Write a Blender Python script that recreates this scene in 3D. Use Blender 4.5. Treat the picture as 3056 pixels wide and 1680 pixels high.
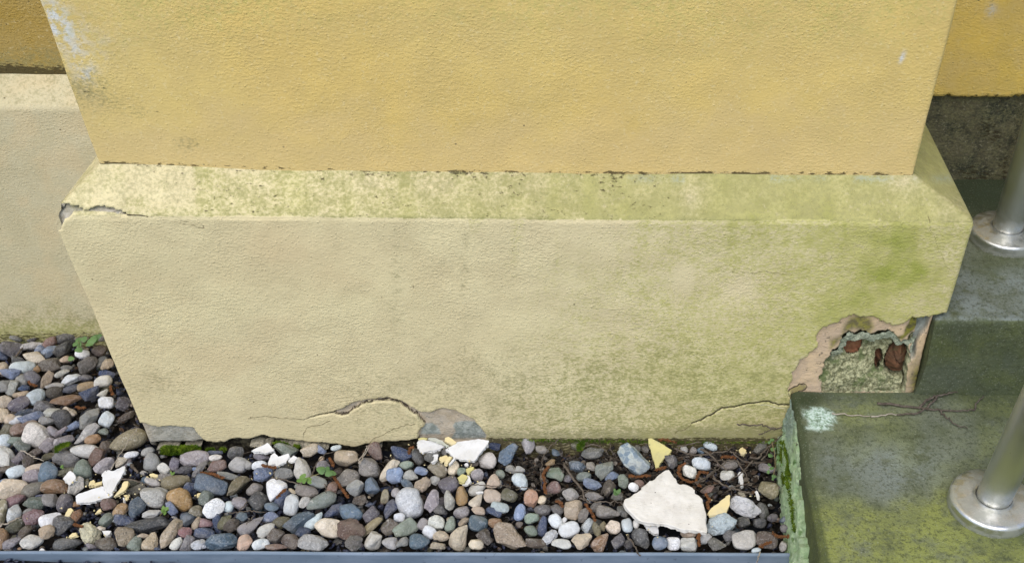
import bpy, math, random
import numpy as np
from mathutils import Vector, Matrix
for _o in list(bpy.data.objects): bpy.data.objects.remove(_o)
S = bpy.context.scene
C = S.collection
# ---------------------------------------------------------------- camera (a phone held 1.04 m above the gravel, cropped frame)
FOC, PPX, PPY = 2990., 1791., 1276.            # focal length and principal point in pixels of the 3056 x 1680 frame
PITCH, ROLL, CAMH = math.radians(43.24), math.radians(-.45), 1.04
FW = np.array([0, math.cos(PITCH), -math.sin(PITCH)]); _r = np.array([1., 0, 0]); _d = np.cross(FW, _r)
CR = math.cos(ROLL)*_r + math.sin(ROLL)*_d; CD = -math.sin(ROLL)*_r + math.cos(ROLL)*_d
CAM = np.array([0, 0, CAMH])
cd = bpy.data.cameras.new('camera'); cam = bpy.data.objects.new('camera', cd); C.objects.link(cam)
cd.sensor_width = 36; cd.lens = FOC/3056*36
cd.shift_x = -(PPX-1528)/3056; cd.shift_y = (PPY-840)/3056
cd.clip_start = .01; cd.clip_end = 200
_m = np.eye(4); _m[:3, 0] = CR; _m[:3, 1] = -CD; _m[:3, 2] = -FW; _m[:3, 3] = CAM
cam.matrix_world = Matrix(_m.tolist())
S.camera = cam
# ---------------------------------------------------------------- soft daylight: open sky, weak wide sun
SUN_EL, SUN_AZ = math.radians(56), math.radians(200)   # azimuth clockwise from +Y (the wall faces -Y = 180)
w = bpy.data.worlds.new('World'); S.world = w; w.use_nodes = True
nt = w.node_tree; bg = nt.nodes['Background']
sky = nt.nodes.new('ShaderNodeTexSky'); sky.sky_type = 'NISHITA'; sky.sun_disc = False
sky.sun_elevation = SUN_EL; sky.sun_rotation = SUN_AZ; sky.air_density = 1.0; sky.dust_density = 2.0; sky.ozone_density = 1.0
nt.links.new(sky.outputs[0], bg.inputs[0]); bg.inputs[1].default_value = .15
sd = bpy.data.lights.new('sun', 'SUN'); sun = bpy.data.objects.new('sun', sd); C.objects.link(sun)
sd.energy = 1.5; sd.angle = math.radians(50); sd.color = (1, .985, .97)
_s = Vector((math.sin(SUN_AZ)*math.cos(SUN_EL), math.cos(SUN_AZ)*math.cos(SUN_EL), math.sin(SUN_EL)))
sun.rotation_euler = _s.to_track_quat('Z', 'Y').to_euler(); sun.location = _s*5
S.view_settings.view_transform = 'Standard'; S.view_settings.look = 'None'
S.view_settings.exposure = 0.36; S.view_settings.gamma = 1
S.cycles.max_bounces = 6
# ---------------------------------------------------------------- calibrated helpers
def ray(x, y):
    return CR*(x-PPX)/FOC + CD*(y-PPY)/FOC + FW
def onz(x, y, z):
    v = ray(x, y); return CAM + v*((z-CAMH)/v[2])
def ony(x, y, Y):
    v = ray(x, y); return CAM + v*(Y/v[1])
def proj(P):
    q = np.asarray(P)-CAM; f = q@FW
    return PPX+FOC*(q@CR)/f, PPY+FOC*(q@CD)/f
PEB = '''
@0 1000 5.9
185 220 330 280 -30 P m a
570 190 340 130 10 L r r
880 130 250 150 28 R . o
1160 80 360 190 15 K . o
690 250 180 120 25 B m a
880 280 270 160 32 B v a
1110 250 330 190 22 K . a
1450 80 230 120 5 H . o
1450 340 220 150 0 W . o
1760 280 240 190 0 U . o
610 400 340 220 -22 C v o
400 565 375 205 8 V m o
880 535 330 225 10 U . q
50 580 210 150 90 C r o
190 680 290 180 0 B s a
1150 430 170 120 10 T . a
1540 520 350 230 40 D r r
1880 520 230 170 40 T r a
1790 480 230 160 40 S . a
1170 575 180 100 0 G r r
650 600 120 110 90 Y . a
380 790 200 190 90 G . o
570 740 250 190 -45 P . q
1090 670 240 110 20 L m a
1240 780 390 170 30 W v a
1500 750 220 110 0 P . o
1890 690 260 120 -10 N . a
1810 820 290 200 200 L . e
1520 900 290 150 20 Y . o
1610 1020 310 220 35 N . a
70 900 240 190 20 G . o
210 930 260 190 80 G s o
420 930 170 110 0 N . a
370 1040 240 100 20 T m a
640 1080 300 250 50 V m e
960 890 280 110 10 L r a
960 1010 260 200 0 U r o
1240 950 280 130 20 N v a
1170 1150 470 170 15 O m a
1820 1030 200 110 35 L . a
1870 1190 240 210 0 W m o
80 1160 210 190 60 C v a
340 1210 340 210 30 P s o
790 1250 310 180 0 P v o
820 790 300 150 60 T r a
330 450 230 140 -10 S . a
40 330 220 150 -60 N . a
1780 60 160 100 10 D . a
280 60 190 90 -20 S . o
560 90 150 70 10 K . o
@0 1220 5.9
70 110 260 190 100 C r r
180 180 180 150 60 T . o
280 200 220 130 22 W . o
560 150 400 160 14 B v a
470 60 390 130 12 N m a
530 280 230 140 20 R . o
920 60 250 150 12 L v a
1090 190 340 290 -80 K . e
1210 80 230 190 -20 C . r
820 210 230 160 0 G m o
1580 170 410 250 28 G m a
1880 190 270 210 60 V m o
1290 310 260 120 38 B m a
330 370 250 220 0 R m o
140 390 240 210 80 H . o
660 470 420 380 -20 L s q
940 400 220 150 -30 M . o
1070 400 240 70 42 M . a
1520 450 470 220 42 L m a
1820 400 170 120 0 E . a
1120 560 310 170 32 M m a
1100 690 320 150 22 H m r
850 640 290 200 45 M v r
1630 540 250 170 25 O . o
1500 740 440 230 175 L v e
1840 670 220 200 80 U . o
80 570 230 200 80 V . o
290 560 260 140 5 E . o
390 650 240 200 -30 E s o
340 860 250 180 65 P s a
90 850 400 270 -60 L . o
640 770 240 150 20 U . o
510 920 270 180 55 U m a
880 830 290 110 15 H m a
1170 880 420 280 -15 G r r
1700 860 360 210 60 R . a
1840 1000 340 210 42 M s o
1460 1050 330 280 88 E . e
1160 1110 330 140 25 H . a
120 1060 270 120 12 U . o
300 1100 300 190 22 V . o
840 1140 380 270 75 Z m q
560 1190 270 220 22 M s o
700 1020 420 120 12 T . o
60 1280 160 100 10 B . o
@0 1420 5.9
200 215 510 320 15 C v o
610 230 400 230 28 D . e
980 180 430 240 -3 O m q
1350 190 340 210 60 L . a
1520 110 130 110 90 H . o
260 440 330 180 25 Q . o
25 640 420 150 88 J m o
600 470 310 210 -5 E r r
880 430 240 230 0 D . o
1140 480 300 240 85 P s q
720 370 160 90 0 N . o
1910 500 240 200 0 R m o
1330 500 150 90 0 O . o
240 670 320 200 50 W v a
600 720 320 260 30 Q v r
490 620 170 90 15 G . o
290 870 320 200 30 H m o
440 970 260 150 55 U m a
890 770 340 210 18 W . q
1090 870 340 310 250 S v t
830 980 250 220 30 T r r
1340 690 240 170 60 O . r
1880 760 270 180 60 E . q
40 1100 370 190 -85 O s o
230 1160 330 160 32 M s a
560 1150 320 230 30 L s o
1190 1190 420 210 10 S . e
1570 1010 360 300 -45 C . r
1780 920 140 80 0 C . a
1870 1200 330 230 0 U m o
1620 1240 200 110 -20 M s a
340 1275 60 50 0 O . o
@300 1180 5.8545
400 140 240 210 70 P s r
450 370 300 160 12 U . a
490 790 590 320 205 J s e
540 1030 230 110 12 W v o
820 980 220 130 25 G . o
890 1150 320 270 100 G . e
350 1160 220 160 60 C v a
1110 1290 230 160 -50 L . q
1290 1200 230 160 75 P . o
1650 1100 470 270 8 M v o
1440 1070 100 90 0 G . o
2010 1090 210 110 5 L . q
2360 1000 280 230 20 S m o
2420 1210 330 270 -10 G . o
2030 1240 320 200 12 R . q
1450 1310 320 140 20 P r r
1740 1280 360 130 45 G . a
2000 1000 260 80 0 N . a
1640 1280 70 60 0 B . a
@340 1400 5.665
660 210 260 150 -25 L . o
860 130 260 120 15 D . a
1040 210 440 230 15 J . e
1290 340 240 230 60 N . o
1640 270 520 320 -18 Z . q
2080 260 470 190 45 J m a
1920 110 340 120 -8 G . a
540 180 130 110 0 Z . o
320 230 190 130 10 H . a
370 350 310 150 22 D s r
690 470 450 340 -8 L s o
1130 510 430 340 -50 Y s e
380 650 360 250 70 Z . a
110 690 260 190 55 Y v o
170 860 300 180 -5 N v a
660 750 320 130 5 L v a
960 660 250 140 -55 B . o
560 940 690 220 14 K . o
1560 490 280 230 60 E s q
1400 700 220 200 -20 J s o
1220 850 250 230 60 Z m o
1690 660 360 270 35 W s q
1940 630 190 160 70 V . o
2120 560 240 210 -30 M s o
1540 910 240 150 -5 Q . q
1390 920 240 120 60 T . a
1540 1080 330 190 -8 N . q
1740 920 370 130 -82 N . a
1880 880 300 180 62 H . a
1990 950 280 200 35 U r r
2160 800 190 160 -10 Z . o
950 1080 560 210 62 T s o
170 1140 340 310 70 T r o
370 1240 270 210 70 E . t
620 1210 310 240 80 T s t
490 1120 170 80 0 T . a
1200 1070 210 190 -20 Q . r
1060 1250 240 150 55 L . e
1250 1260 290 190 60 M s a
1450 1270 270 180 20 W m r
1820 1220 490 260 5 Z s q
2200 1240 290 230 50 F . q
2330 950 460 230 38 G . t
50 1345 80 50 0 N . a
740 1340 110 50 0 N . a
@740 1300 4.105
460 180 290 160 -15 E v o
170 255 200 100 -8 P . o
765 180 220 140 28 T v o
1080 150 130 70 10 V . o
900 170 130 100 -20 B . a
1205 270 290 200 0 T m q
1570 190 240 170 -60 R . t
0 360 110 90 90 G . o
140 360 180 110 8 W . o
190 470 240 180 10 B v r
450 470 230 160 -12 G r r
480 370 140 100 0 H . o
660 420 330 200 -75 L m o
920 370 170 140 0 M . r
900 285 80 60 60 T . a
855 570 230 140 -18 G . o
1490 390 260 240 0 D s q
1225 520 270 230 -15 D s o
1325 635 210 180 40 G m o
1510 620 210 180 -60 Z m o
80 650 200 140 15 D . o
330 670 290 250 250 W v t
720 685 270 150 -12 D . o
540 680 110 60 -30 C . a
620 625 100 80 0 G . o
1040 640 170 140 60 R . o
900 800 380 190 202 E m e
120 800 230 210 60 K s q
290 870 160 130 10 Z . o
430 790 260 170 60 N . o
535 845 260 180 78 W . o
690 815 160 110 60 L v o
1365 800 180 140 20 U . a
1490 845 120 60 0 N . a
1050 920 270 150 38 N . a
1260 930 310 220 -22 Z m o
1510 970 230 170 60 P . o
275 990 190 130 0 B s o
220 1150 240 140 42 L . e
415 1060 210 150 20 H m o
625 1040 360 190 45 Z s a
810 1045 280 130 50 V . e
980 1120 320 240 -15 C v q
1260 1140 340 290 10 R s r
1505 1110 340 110 42 J . o
340 1220 200 170 40 U . o
525 1285 210 180 -30 U . o
350 1360 270 80 0 R . o
670 1170 190 130 15 N . a
800 1305 360 200 -3 G s q
1300 1310 220 190 45 D m r
1540 1275 250 190 75 L . o
155 1325 200 130 25 W m q
@1140 1300 4.105
230 220 270 180 -45 N . a
430 250 230 140 -55 S . o
620 250 200 160 45 D . r
770 190 110 90 60 G . o
300 360 180 110 10 E . o
480 430 165 105 -15 B . o
85 420 330 130 55 C . o
155 490 210 200 0 B s q
355 490 180 150 -20 L m t
310 590 170 100 -20 Z . o
490 600 230 170 50 T m r
690 410 250 180 -35 J m o
650 550 130 120 0 L . r
880 390 200 130 80 C v o
980 440 120 110 0 E . o
820 600 240 220 30 P . q
1165 475 180 160 -45 M s o
1295 300 230 210 -15 L . q
1125 340 120 80 0 U . o
1540 220 310 190 60 Z . a
1390 130 180 120 20 N . a
1590 410 160 100 -15 D . o
1365 555 190 180 90 T . t
1165 650 240 140 30 L . o
1275 475 60 60 0 N . a
1450 470 130 110 -45 E . o
980 735 255 155 88 Y . o
340 820 400 320 -72 W s o
215 1000 140 120 0 W . o
165 690 130 100 70 M . o
620 800 290 160 72 M v a
815 790 260 150 -68 L v a
720 910 190 130 -20 K . o
975 940 200 150 20 M s o
1160 790 200 150 60 C . t
1180 920 180 110 -5 T . o
1350 740 220 180 -5 T . q
1560 735 210 170 -25 H m o
1380 920 210 130 -25 N . o
1445 880 235 145 -12 V . o
40 740 180 100 80 J . o
90 890 240 150 45 N . a
670 1060 210 180 -15 L s q
840 1080 210 130 80 E . e
500 1080 150 120 60 G . q
580 1180 180 150 -40 W . o
725 1225 200 140 -10 C r r
285 1140 310 200 32 E m o
90 1120 210 170 45 U m q
100 1310 200 160 -12 G . o
255 1315 180 120 48 G m a
460 1290 250 200 0 Z . e
680 1345 195 105 3 C m r
960 1240 340 240 60 C r t
1155 1325 190 140 -5 C . o
1180 1075 240 215 -10 Z s o
1000 1050 160 80 35 T r r
1395 1070 190 125 -5 O . o
1270 1230 220 180 -40 U . a
1575 1225 460 300 -15 T s a
@1540 1300 4.105
145 130 200 180 262 M . t
320 170 180 110 -10 D . o
480 210 130 90 -40 Z . a
760 120 180 140 15 H m o
940 210 300 160 12 D s o
1440 295 460 290 -32 V c a
1480 155 100 90 0 D . r
1580 165 110 100 0 D . r
420 330 140 80 18 Y . o
490 460 220 170 -20 E m o
740 375 220 140 -25 Z v a
920 370 140 110 -20 D . o
1080 400 280 200 50 E . a
1170 500 180 110 35 B . o
640 520 120 100 60 P . o
830 500 190 120 0 E . o
930 590 250 140 -22 B m r
1130 640 220 150 55 U m r
1310 560 190 140 -70 E . a
1440 630 140 110 -30 W . o
1510 590 130 110 0 R m o
55 560 250 180 -60 V m e
50 410 130 80 -10 G . o
455 640 190 170 200 R . t
185 765 230 185 85 F . o
320 785 120 100 70 C . q
670 720 220 170 -20 L r r
960 740 240 110 -10 D . o
1240 740 160 110 0 D . r
325 915 210 140 10 S . o
505 905 190 130 -40 S . o
700 905 260 235 80 T s q
830 960 230 120 60 D . a
980 870 170 110 20 D . a
1125 940 310 180 -10 D . t
1310 920 190 130 -45 S . o
190 1005 190 140 25 E . o
50 940 220 150 65 B v o
175 895 100 60 0 N . a
325 1105 260 125 80 N . e
180 1165 170 140 0 E . o
485 1045 200 160 -60 W . o
590 1035 90 60 60 W . o
650 1150 275 205 20 W . o
870 1100 210 130 60 V s a
985 1145 210 100 -65 J . a
1065 1100 130 90 70 J . a
1190 1120 195 175 -10 C s q
1360 1095 195 140 100 V . o
1470 1080 110 90 -60 L . o
410 1240 240 140 38 W v r
555 1325 250 130 -3 L . o
800 1285 250 210 -10 C r a
1040 1300 280 190 55 O v t
1250 1290 200 150 40 P . a
240 1315 265 130 -8 U s o
1530 1255 280 200 -65 S s o
1370 1330 150 120 0 K . a
40 1090 90 80 0 U . o
@1940 1300 3.727
380 150 90 80 0 L . o
480 160 90 90 90 D . t
560 165 90 90 0 Z . o
670 115 170 90 -22 V . o
1230 130 190 100 40 D . r
240 280 180 130 -60 P m r
570 310 220 145 -10 V v o
440 400 200 150 -35 L v o
880 330 200 100 5 D . o
860 440 165 115 0 L v o
1300 365 210 100 -12 M . r
1325 590 240 190 -30 J s o
1060 795 370 210 -22 W v r
795 980 350 250 8 V m r
1250 830 190 130 -60 S . o
1040 960 150 130 0 K . o
1220 970 150 120 0 K . o
1360 910 120 100 0 P . r
1500 935 120 85 0 Z . o
1500 1030 110 100 0 P . o
110 1190 180 160 0 B s o
255 1200 170 155 0 W s q
430 1205 190 160 0 L m q
430 1080 190 120 0 T . o
620 1140 150 115 25 G . o
740 1205 220 140 -15 D s a
890 1110 160 130 40 S . o
1050 1165 285 230 0 L s q
1300 1165 250 200 -15 U . o
1480 1230 130 90 70 L v r
1180 1270 110 60 10 V . o
640 600 170 100 10 R . o
'''
# plaster flakes: (colour, thickness m, lift m, label) + outline in photo pixels of that tile
FLK = [
 ('@I','w',.009,.020,"largest flat white plaster slab lying on the pebbles near the stone step",
  "210 375 255 440 290 480 300 520 325 540 370 535 420 548 470 575 500 600 505 640 545 670 580 700 588 740 600 790 625 850 628 890 618 930 625 990 637 1030 632 1076 590 1070 540 1058 480 1052 420 1045 380 1048 330 1035 270 1010 200 990 130 978 90 982 40 970 -20 970 -90 955 -160 905 -240 830 -283 770 -288 730 -270 700 -180 645 -110 610 -90 575 -40 540 0 505 50 490 80 455 130 405 170 385"),
 ('@I','w',.006,.003,"small white plaster piece peeping out from under the largest white slab",
  "-80 960 0 970 85 985 90 1020 95 1085 50 1092 10 1065 -40 1030"),
 ('@I','y',.006,.012,"pale yellow triangular plaster shard standing behind the largest white slab",
  "-25 -5 10 22 50 45 110 75 160 105 242 158 225 190 160 250 110 305 95 350 60 362 45 290 15 200 -15 110"),
 ('@I','c',.006,.018,"pointed pale yellow plaster sliver tucked behind a lumpy white pebble",
  "643 858 655 835 710 785 770 740 830 690 880 650 893 665 890 760 862 820 850 862 760 870 660 886"),
 ('@G','w',.005,.016,"white plaster flake with thin broken layers below the hole in the plaster",
  "430 80 450 55 500 48 560 62 620 60 690 90 740 100 770 125 740 150 690 168 640 185 560 190 490 207 460 175 440 150 436 110"),
 ('@G','w',.006,.020,"broad white curved plaster shard just right of the layered white flake",
  "778 168 830 135 920 75 1000 62 1090 50 1180 36 1240 45 1312 60 1300 100 1260 150 1190 230 1165 275 1130 312 1060 300 1000 295 940 285 880 270 830 215"),
 ('@G','c',.008,.024,"cream plaster chip leaning between the two biggest white flakes at the wall",
  "770 25 815 10 870 45 915 80 890 100 850 112 810 90 768 66"),
 ('@G','g',.003,.022,"thin greyish plaster sliver lying across the layered white flake",
  "570 25 660 30 740 60 822 122 800 130 740 105 650 70 575 50"),
 ('@G','y',.003,.018,"thin yellowish plaster sliver at the left end of the layered white flake",
  "445 35 500 22 560 32 545 50 480 60 450 52"),
 ('@F','w',.005,.016,"white plaster shard with a pointed top beside the purple pebble at the wall",
  "42 188 100 150 150 130 190 115 238 83 262 100 290 140 325 185 270 200 215 217 170 200 100 195"),
 ('@F','w',.005,.018,"white notched plaster flake lying over the greenish pebble near the wall",
  "250 368 243 335 262 285 280 240 325 208 350 232 372 258 430 238 502 218 512 255 470 318 410 345 350 380 335 345"),
 ('@F','w',.004,.016,"small white plaster chip at the right end of the notched white flake",
  "487 312 520 275 560 240 608 266 585 300 558 326"),
 ('@B','w',.006,.014,"bluish white pointed plaster flake resting against a pale grey pebble",
  "1108 1232 1165 1160 1210 1100 1245 1088 1300 1130 1342 1215 1290 1275 1230 1345 1195 1320 1160 1270"),
 ('@C','w',.006,.012,"long flat white plaster flake pointing left in the left gravel",
  "1335 345 1400 305 1460 290 1560 255 1640 225 1740 200 1800 178 1830 190 1838 250 1910 315 1980 285 1985 335 1930 375 1850 402 1740 425 1650 450 1560 468 1450 470 1370 465 1338 435"),
 ('@S','w',.006,.018,"upright jagged white plaster flake joined to the long flat white one",
  "304 1412 315 1403 325 1402 334 1405 341 1404 350 1398 356 1397 366 1391 373 1390 374 1399 372 1407 366 1415 362 1425 356 1434 347 1449 343 1457 338 1466 330 1473 324 1471 318 1468 312 1462 310 1452 305 1437 306 1424"),
 ('@C','c',.005,.008,"small cream plaster chip left of the jagged white flake",
  "1560 172 1575 120 1600 90 1650 68 1680 100 1665 150 1620 165"),
 ('@C','c',.005,.009,"oblong cream plaster chip touching the jagged white flake",
  "1658 135 1730 110 1802 88 1795 150 1730 168 1668 186"),
 ('@E','c',.006,.014,"long narrow cream plaster flake right of the long flat white one",
  "-5 468 30 425 80 365 130 300 145 240 182 200 240 196 247 225 235 290 200 345 150 385 90 420 50 445"),
 ('@E','c',.005,.012,"rounded cream plaster chip behind the round light grey pebble",
  "594 102 610 75 660 68 744 92 738 136 690 132 640 124"),
 ('@E','c',.003,.006,"tiny cream plaster chip with a notch by the narrow cream flake",
  "186 492 215 468 255 452 252 500 220 532 195 520"),
 ('@E','c',.003,.006,"tiny flat cream plaster chip above the notched one",
  "165 440 200 432 238 436 215 465 190 478"),
 ('@E','w',.003,.005,"tiny thin white plaster splinter by the notched cream chip",
  "152 480 175 478 178 560 156 564"),
 ('@E','c',.005,.005,"small pale yellow plaster chip by the large slate pebble",
  "1398 440 1420 405 1470 400 1480 440 1440 470 1405 478"),
 ('@C','c',.005,.006,"cream plaster chip left of the knobbly beige stone",
  "1205 1082 1240 1035 1285 1000 1335 998 1366 1040 1310 1070 1260 1078"),
 ('@C','c',.003,.004,"small pale triangular plaster chip in the dark fine gravel",
  "1678 668 1720 610 1770 572 1795 622 1740 645"),
 ('@C','c',.006,.008,"yellowish rounded plaster piece above the grey triangular pebble",
  "1138 702 1165 640 1200 575 1250 560 1292 598 1262 650 1225 712"),
 ('@C','w',.005,.007,"small white half-round plaster chip right of the knobbly beige stone",
  "1798 972 1860 962 1962 968 1935 1020 1895 1057 1850 1052"),
 ('@C','w',.003,.004,"small white plaster chip touching the left part of the metal edging",
  "692 1304 715 1285 745 1272 790 1302 740 1310"),
 ('@G','c',.004,.016,"cream ridged plaster flake in front of the broad white shard",
  "703 268 745 250 790 238 812 262 795 300 740 330 712 310"),
 ('@G','c',.004,.019,"narrow cream plaster flake standing on the ridged one",
  "762 332 790 290 822 250 855 258 830 310 798 356"),
 ('@G','w',.004,.020,"thin white plaster splinter right of the ridged cream flakes",
  "818 350 850 310 884 268 897 282 870 322 838 357"),
 ('@G','w',.005,.018,"white hooked plaster chip lying on a grey-brown stone",
  "598 326 630 305 640 265 628 230 690 226 684 262 680 304 655 315 620 328"),
 ('@G','y',.005,.018,"yellow five-sided plaster chip above the two-toned purple stone",
  "928 512 955 490 985 468 1030 482 1052 508 1020 560 1000 582 950 562"),
 ('@G','w',.005,.014,"white plaster chip tucked beneath the yellow five-sided chip",
  "1045 482 1075 500 1093 560 1060 600 1000 605 985 590 1020 555"),
 ('@G','y',.005,.014,"small yellow plaster chip above a speckled mauve pebble",
  "1032 405 1075 388 1124 380 1122 412 1085 440 1060 482 1036 450"),
 ('@G','w',.003,.016,"narrow white plaster splinter lying on a light grey pebble",
  "1150 690 1200 682 1243 680 1238 696 1190 704 1155 706"),
 ('@G','w',.005,.008,"tiny white round plaster crumb below the broad white shard",
  "1008 352 1030 332 1058 340 1060 368 1030 376"),
 ('@I','c',.006,.006,"small cream five-sided plaster chip among the twigs",
  "984 160 1005 138 1030 128 1072 160 1060 195 1038 217 1000 192"),
 ('@I','w',.006,.008,"upright narrow white plaster stick among the twigs by the step",
  "980 415 995 400 1030 405 1028 450 1038 500 1036 560 1010 565 1004 530 986 500 990 450"),
 ('@I','w',.004,.006,"thin white leaf-shaped plaster splinter near the stone step",
  "1176 640 1184 608 1205 640 1218 685 1215 712 1190 695"),
]
TILE = {'@A':(0,1000,5.9),'@B':(0,1220,5.9),'@C':(0,1420,5.9),'@D':(300,1180,5.8545),'@E':(340,1400,5.665),
        '@F':(740,1300,4.105),'@G':(1140,1300,4.105),'@H':(1540,1300,4.105),'@I':(1940,1300,3.727),'@S':(0,0,1),
        '@R':(700,1100,2.441),'@Q':(1400,1100,2.441),'@P':(2256,880,3.372),'@T':(0,0,2.0225)}
def TP(t, s):
    ox, oy, k = TILE[t]; v = [float(a) for a in s.split()]
    return [(ox+v[i]/k, oy+v[i+1]/k) for i in range(0, len(v), 2)]
# ---------------------------------------------------------------- noise and distance fields
def _h(ix, iy, s):
    n = (ix.astype(np.int64)*374761393 + iy.astype(np.int64)*668265263 + s*2147483647) & 0xffffffff
    n = ((n ^ (n >> 13))*1274126177) & 0xffffffff
    return ((n ^ (n >> 16)) & 0xffff)/65535.
def vn(x, y, s=0):
    x = np.asarray(x, float); y = np.asarray(y, float)
    ix = np.floor(x); iy = np.floor(y); fx = x-ix; fy = y-iy
    fx = fx*fx*(3-2*fx); fy = fy*fy*(3-2*fy)
    a = _h(ix, iy, s); b = _h(ix+1, iy, s); c = _h(ix, iy+1, s); d = _h(ix+1, iy+1, s)
    return (a*(1-fx)+b*fx)*(1-fy) + (c*(1-fx)+d*fx)*fy
def fbm(x, y, s=0, o=4):
    r = 0; a = .5
    for i in range(o): r = r + a*vn(x*2**i, y*2**i, s+i*17); a *= .5
    return r/(1-.5**o)
def segd(px, py, P, closed=False):
    d = np.full(px.shape, 1e9); n = len(P)
    for i in range(n if closed else n-1):
        ax, ay = P[i]; bx, by = P[(i+1) % n]; ex, ey = bx-ax, by-ay
        t = np.clip(((px-ax)*ex+(py-ay)*ey)/(ex*ex+ey*ey+1e-9), 0, 1)
        d = np.minimum(d, np.hypot(px-ax-t*ex, py-ay-t*ey))
    return d
def sdf(px, py, P):
    ins = np.zeros(px.shape, bool); n = len(P)
    for i in range(n):
        ax, ay = P[i]; bx, by = P[(i+1) % n]
        if ay == by: continue
        c = ((ay > py) != (by > py)) & (px < (bx-ax)*(py-ay)/(by-ay)+ax); ins ^= c
    d = segd(px, py, P, True)
    return np.where(ins, -d, d)
def jag(P, amp, rnd, closed=True, it=2):
    P = [np.array(p, float) for p in P]
    for k in range(it):
        Q = []; n = len(P)
        for i in range(n):
            Q.append(P[i])
            if i == n-1 and not closed: break
            a, b = P[i], P[(i+1) % n]; e = b-a; L = np.hypot(*e)
            if L < 4: continue
            Q.append((a+b)/2 + np.array([-e[1], e[0]])/L*rnd.gauss(0, 1)*amp*min(L, 30)*.1)
        P = Q
    return [tuple(p) for p in P]
def sst(x, a, b):
    t = np.clip((x-a)/(b-a), 0, 1); return t*t*(3-2*t)
def blob(px, py, cx, cy, rx, ry, ang=0):
    a = math.radians(ang); dx = px-cx; dy = py-cy
    u = (dx*math.cos(a)-dy*math.sin(a))/rx; v = (dx*math.sin(a)+dy*math.cos(a))/ry
    return np.exp(-(u*u+v*v))
# ---------------------------------------------------------------- objects
def srgb(*c):
    return tuple(((v/255)/12.92 if v/255 <= .04045 else ((v/255+.055)/1.055)**2.4) for v in c)
def tag(o, label=None, cat=None, group=None, kind=None):
    for k, v in (('label', label), ('category', cat), ('group', group), ('kind', kind)):
        if v: o[k] = v
    return o
def mesh(name, V, F, mat, parent=None, smooth=True, attrs=None, loc=None):
    me = bpy.data.meshes.new(name); V = np.asarray(V, float)
    if loc is not None: V = V-np.asarray(loc)
    F = list(F) if not isinstance(F, np.ndarray) else F
    if isinstance(F, np.ndarray):
        k = F.shape[1]; me.vertices.add(len(V)); me.vertices.foreach_set('co', V.ravel())
        me.loops.add(F.size); me.loops.foreach_set('vertex_index', F.ravel().astype(np.int32))
        me.polygons.add(len(F)); me.polygons.foreach_set('loop_start', np.arange(0, F.size, k, dtype=np.int32))
        me.update(calc_edges=True)
    else:
        me.from_pydata(V.tolist(), [], F); me.update()
    me.validate()
    if smooth: me.polygons.foreach_set('use_smooth', np.ones(len(me.polygons), bool))
    for n, a in (attrs or {}).items():
        a = np.asarray(a, float)
        if a.ndim == 1:
            t = me.attributes.new(n, 'FLOAT', 'POINT'); t.data.foreach_set('value', a.astype(np.float32))
        else:
            t = me.attributes.new(n, 'FLOAT_COLOR', 'POINT')
            t.data.foreach_set('color', np.c_[a[:, :3], np.ones(len(a))].astype(np.float32).ravel())
    me.materials.append(mat)
    o = bpy.data.objects.new(name, me); C.objects.link(o)
    if loc is not None: o.location = loc
    if parent is not None: o.parent = parent
    return o
def empty(name, loc=(0, 0, 0)):
    o = bpy.data.objects.new(name, None); C.objects.link(o); o.location = loc; o.empty_display_size = .05
    return o
def child(o, par):
    o.parent = par; o.matrix_parent_inverse = Matrix.Translation(-Vector(par.location)); return o
def grid(nv, nu):
    a = np.arange(nv*nu).reshape(nv, nu)
    return np.stack([a[:-1, :-1], a[:-1, 1:], a[1:, 1:], a[1:, :-1]], -1).reshape(-1, 4)
def tube(P, R, n=6):
    P = [np.array(p, float) for p in P]; V = []; F = []
    for i, p in enumerate(P):
        t = P[min(i+1, len(P)-1)]-P[max(i-1, 0)]; t = t/(np.linalg.norm(t)+1e-12)
        a = np.cross(t, [0, 0, 1.]) if abs(t[2]) < .9 else np.cross(t, [1., 0, 0]); a /= np.linalg.norm(a); b = np.cross(t, a)
        r = R[i] if hasattr(R, '__len__') else R
        for k in range(n):
            q = 2*math.pi*k/n; V.append(p+r*(a*math.cos(q)+b*math.sin(q)))
    for i in range(len(P)-1):
        for k in range(n):
            F.append((i*n+k, i*n+(k+1) % n, (i+1)*n+(k+1) % n, (i+1)*n+k))
    F.append(tuple(range(n))[::-1]); F.append(tuple((len(P)-1)*n+k for k in range(n)))
    return V, F
def merge(parts):
    V = []; F = []
    for v, f in parts:
        o = len(V); V += list(v); F += [tuple(i+o for i in q) for q in f]
    return V, F
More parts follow.
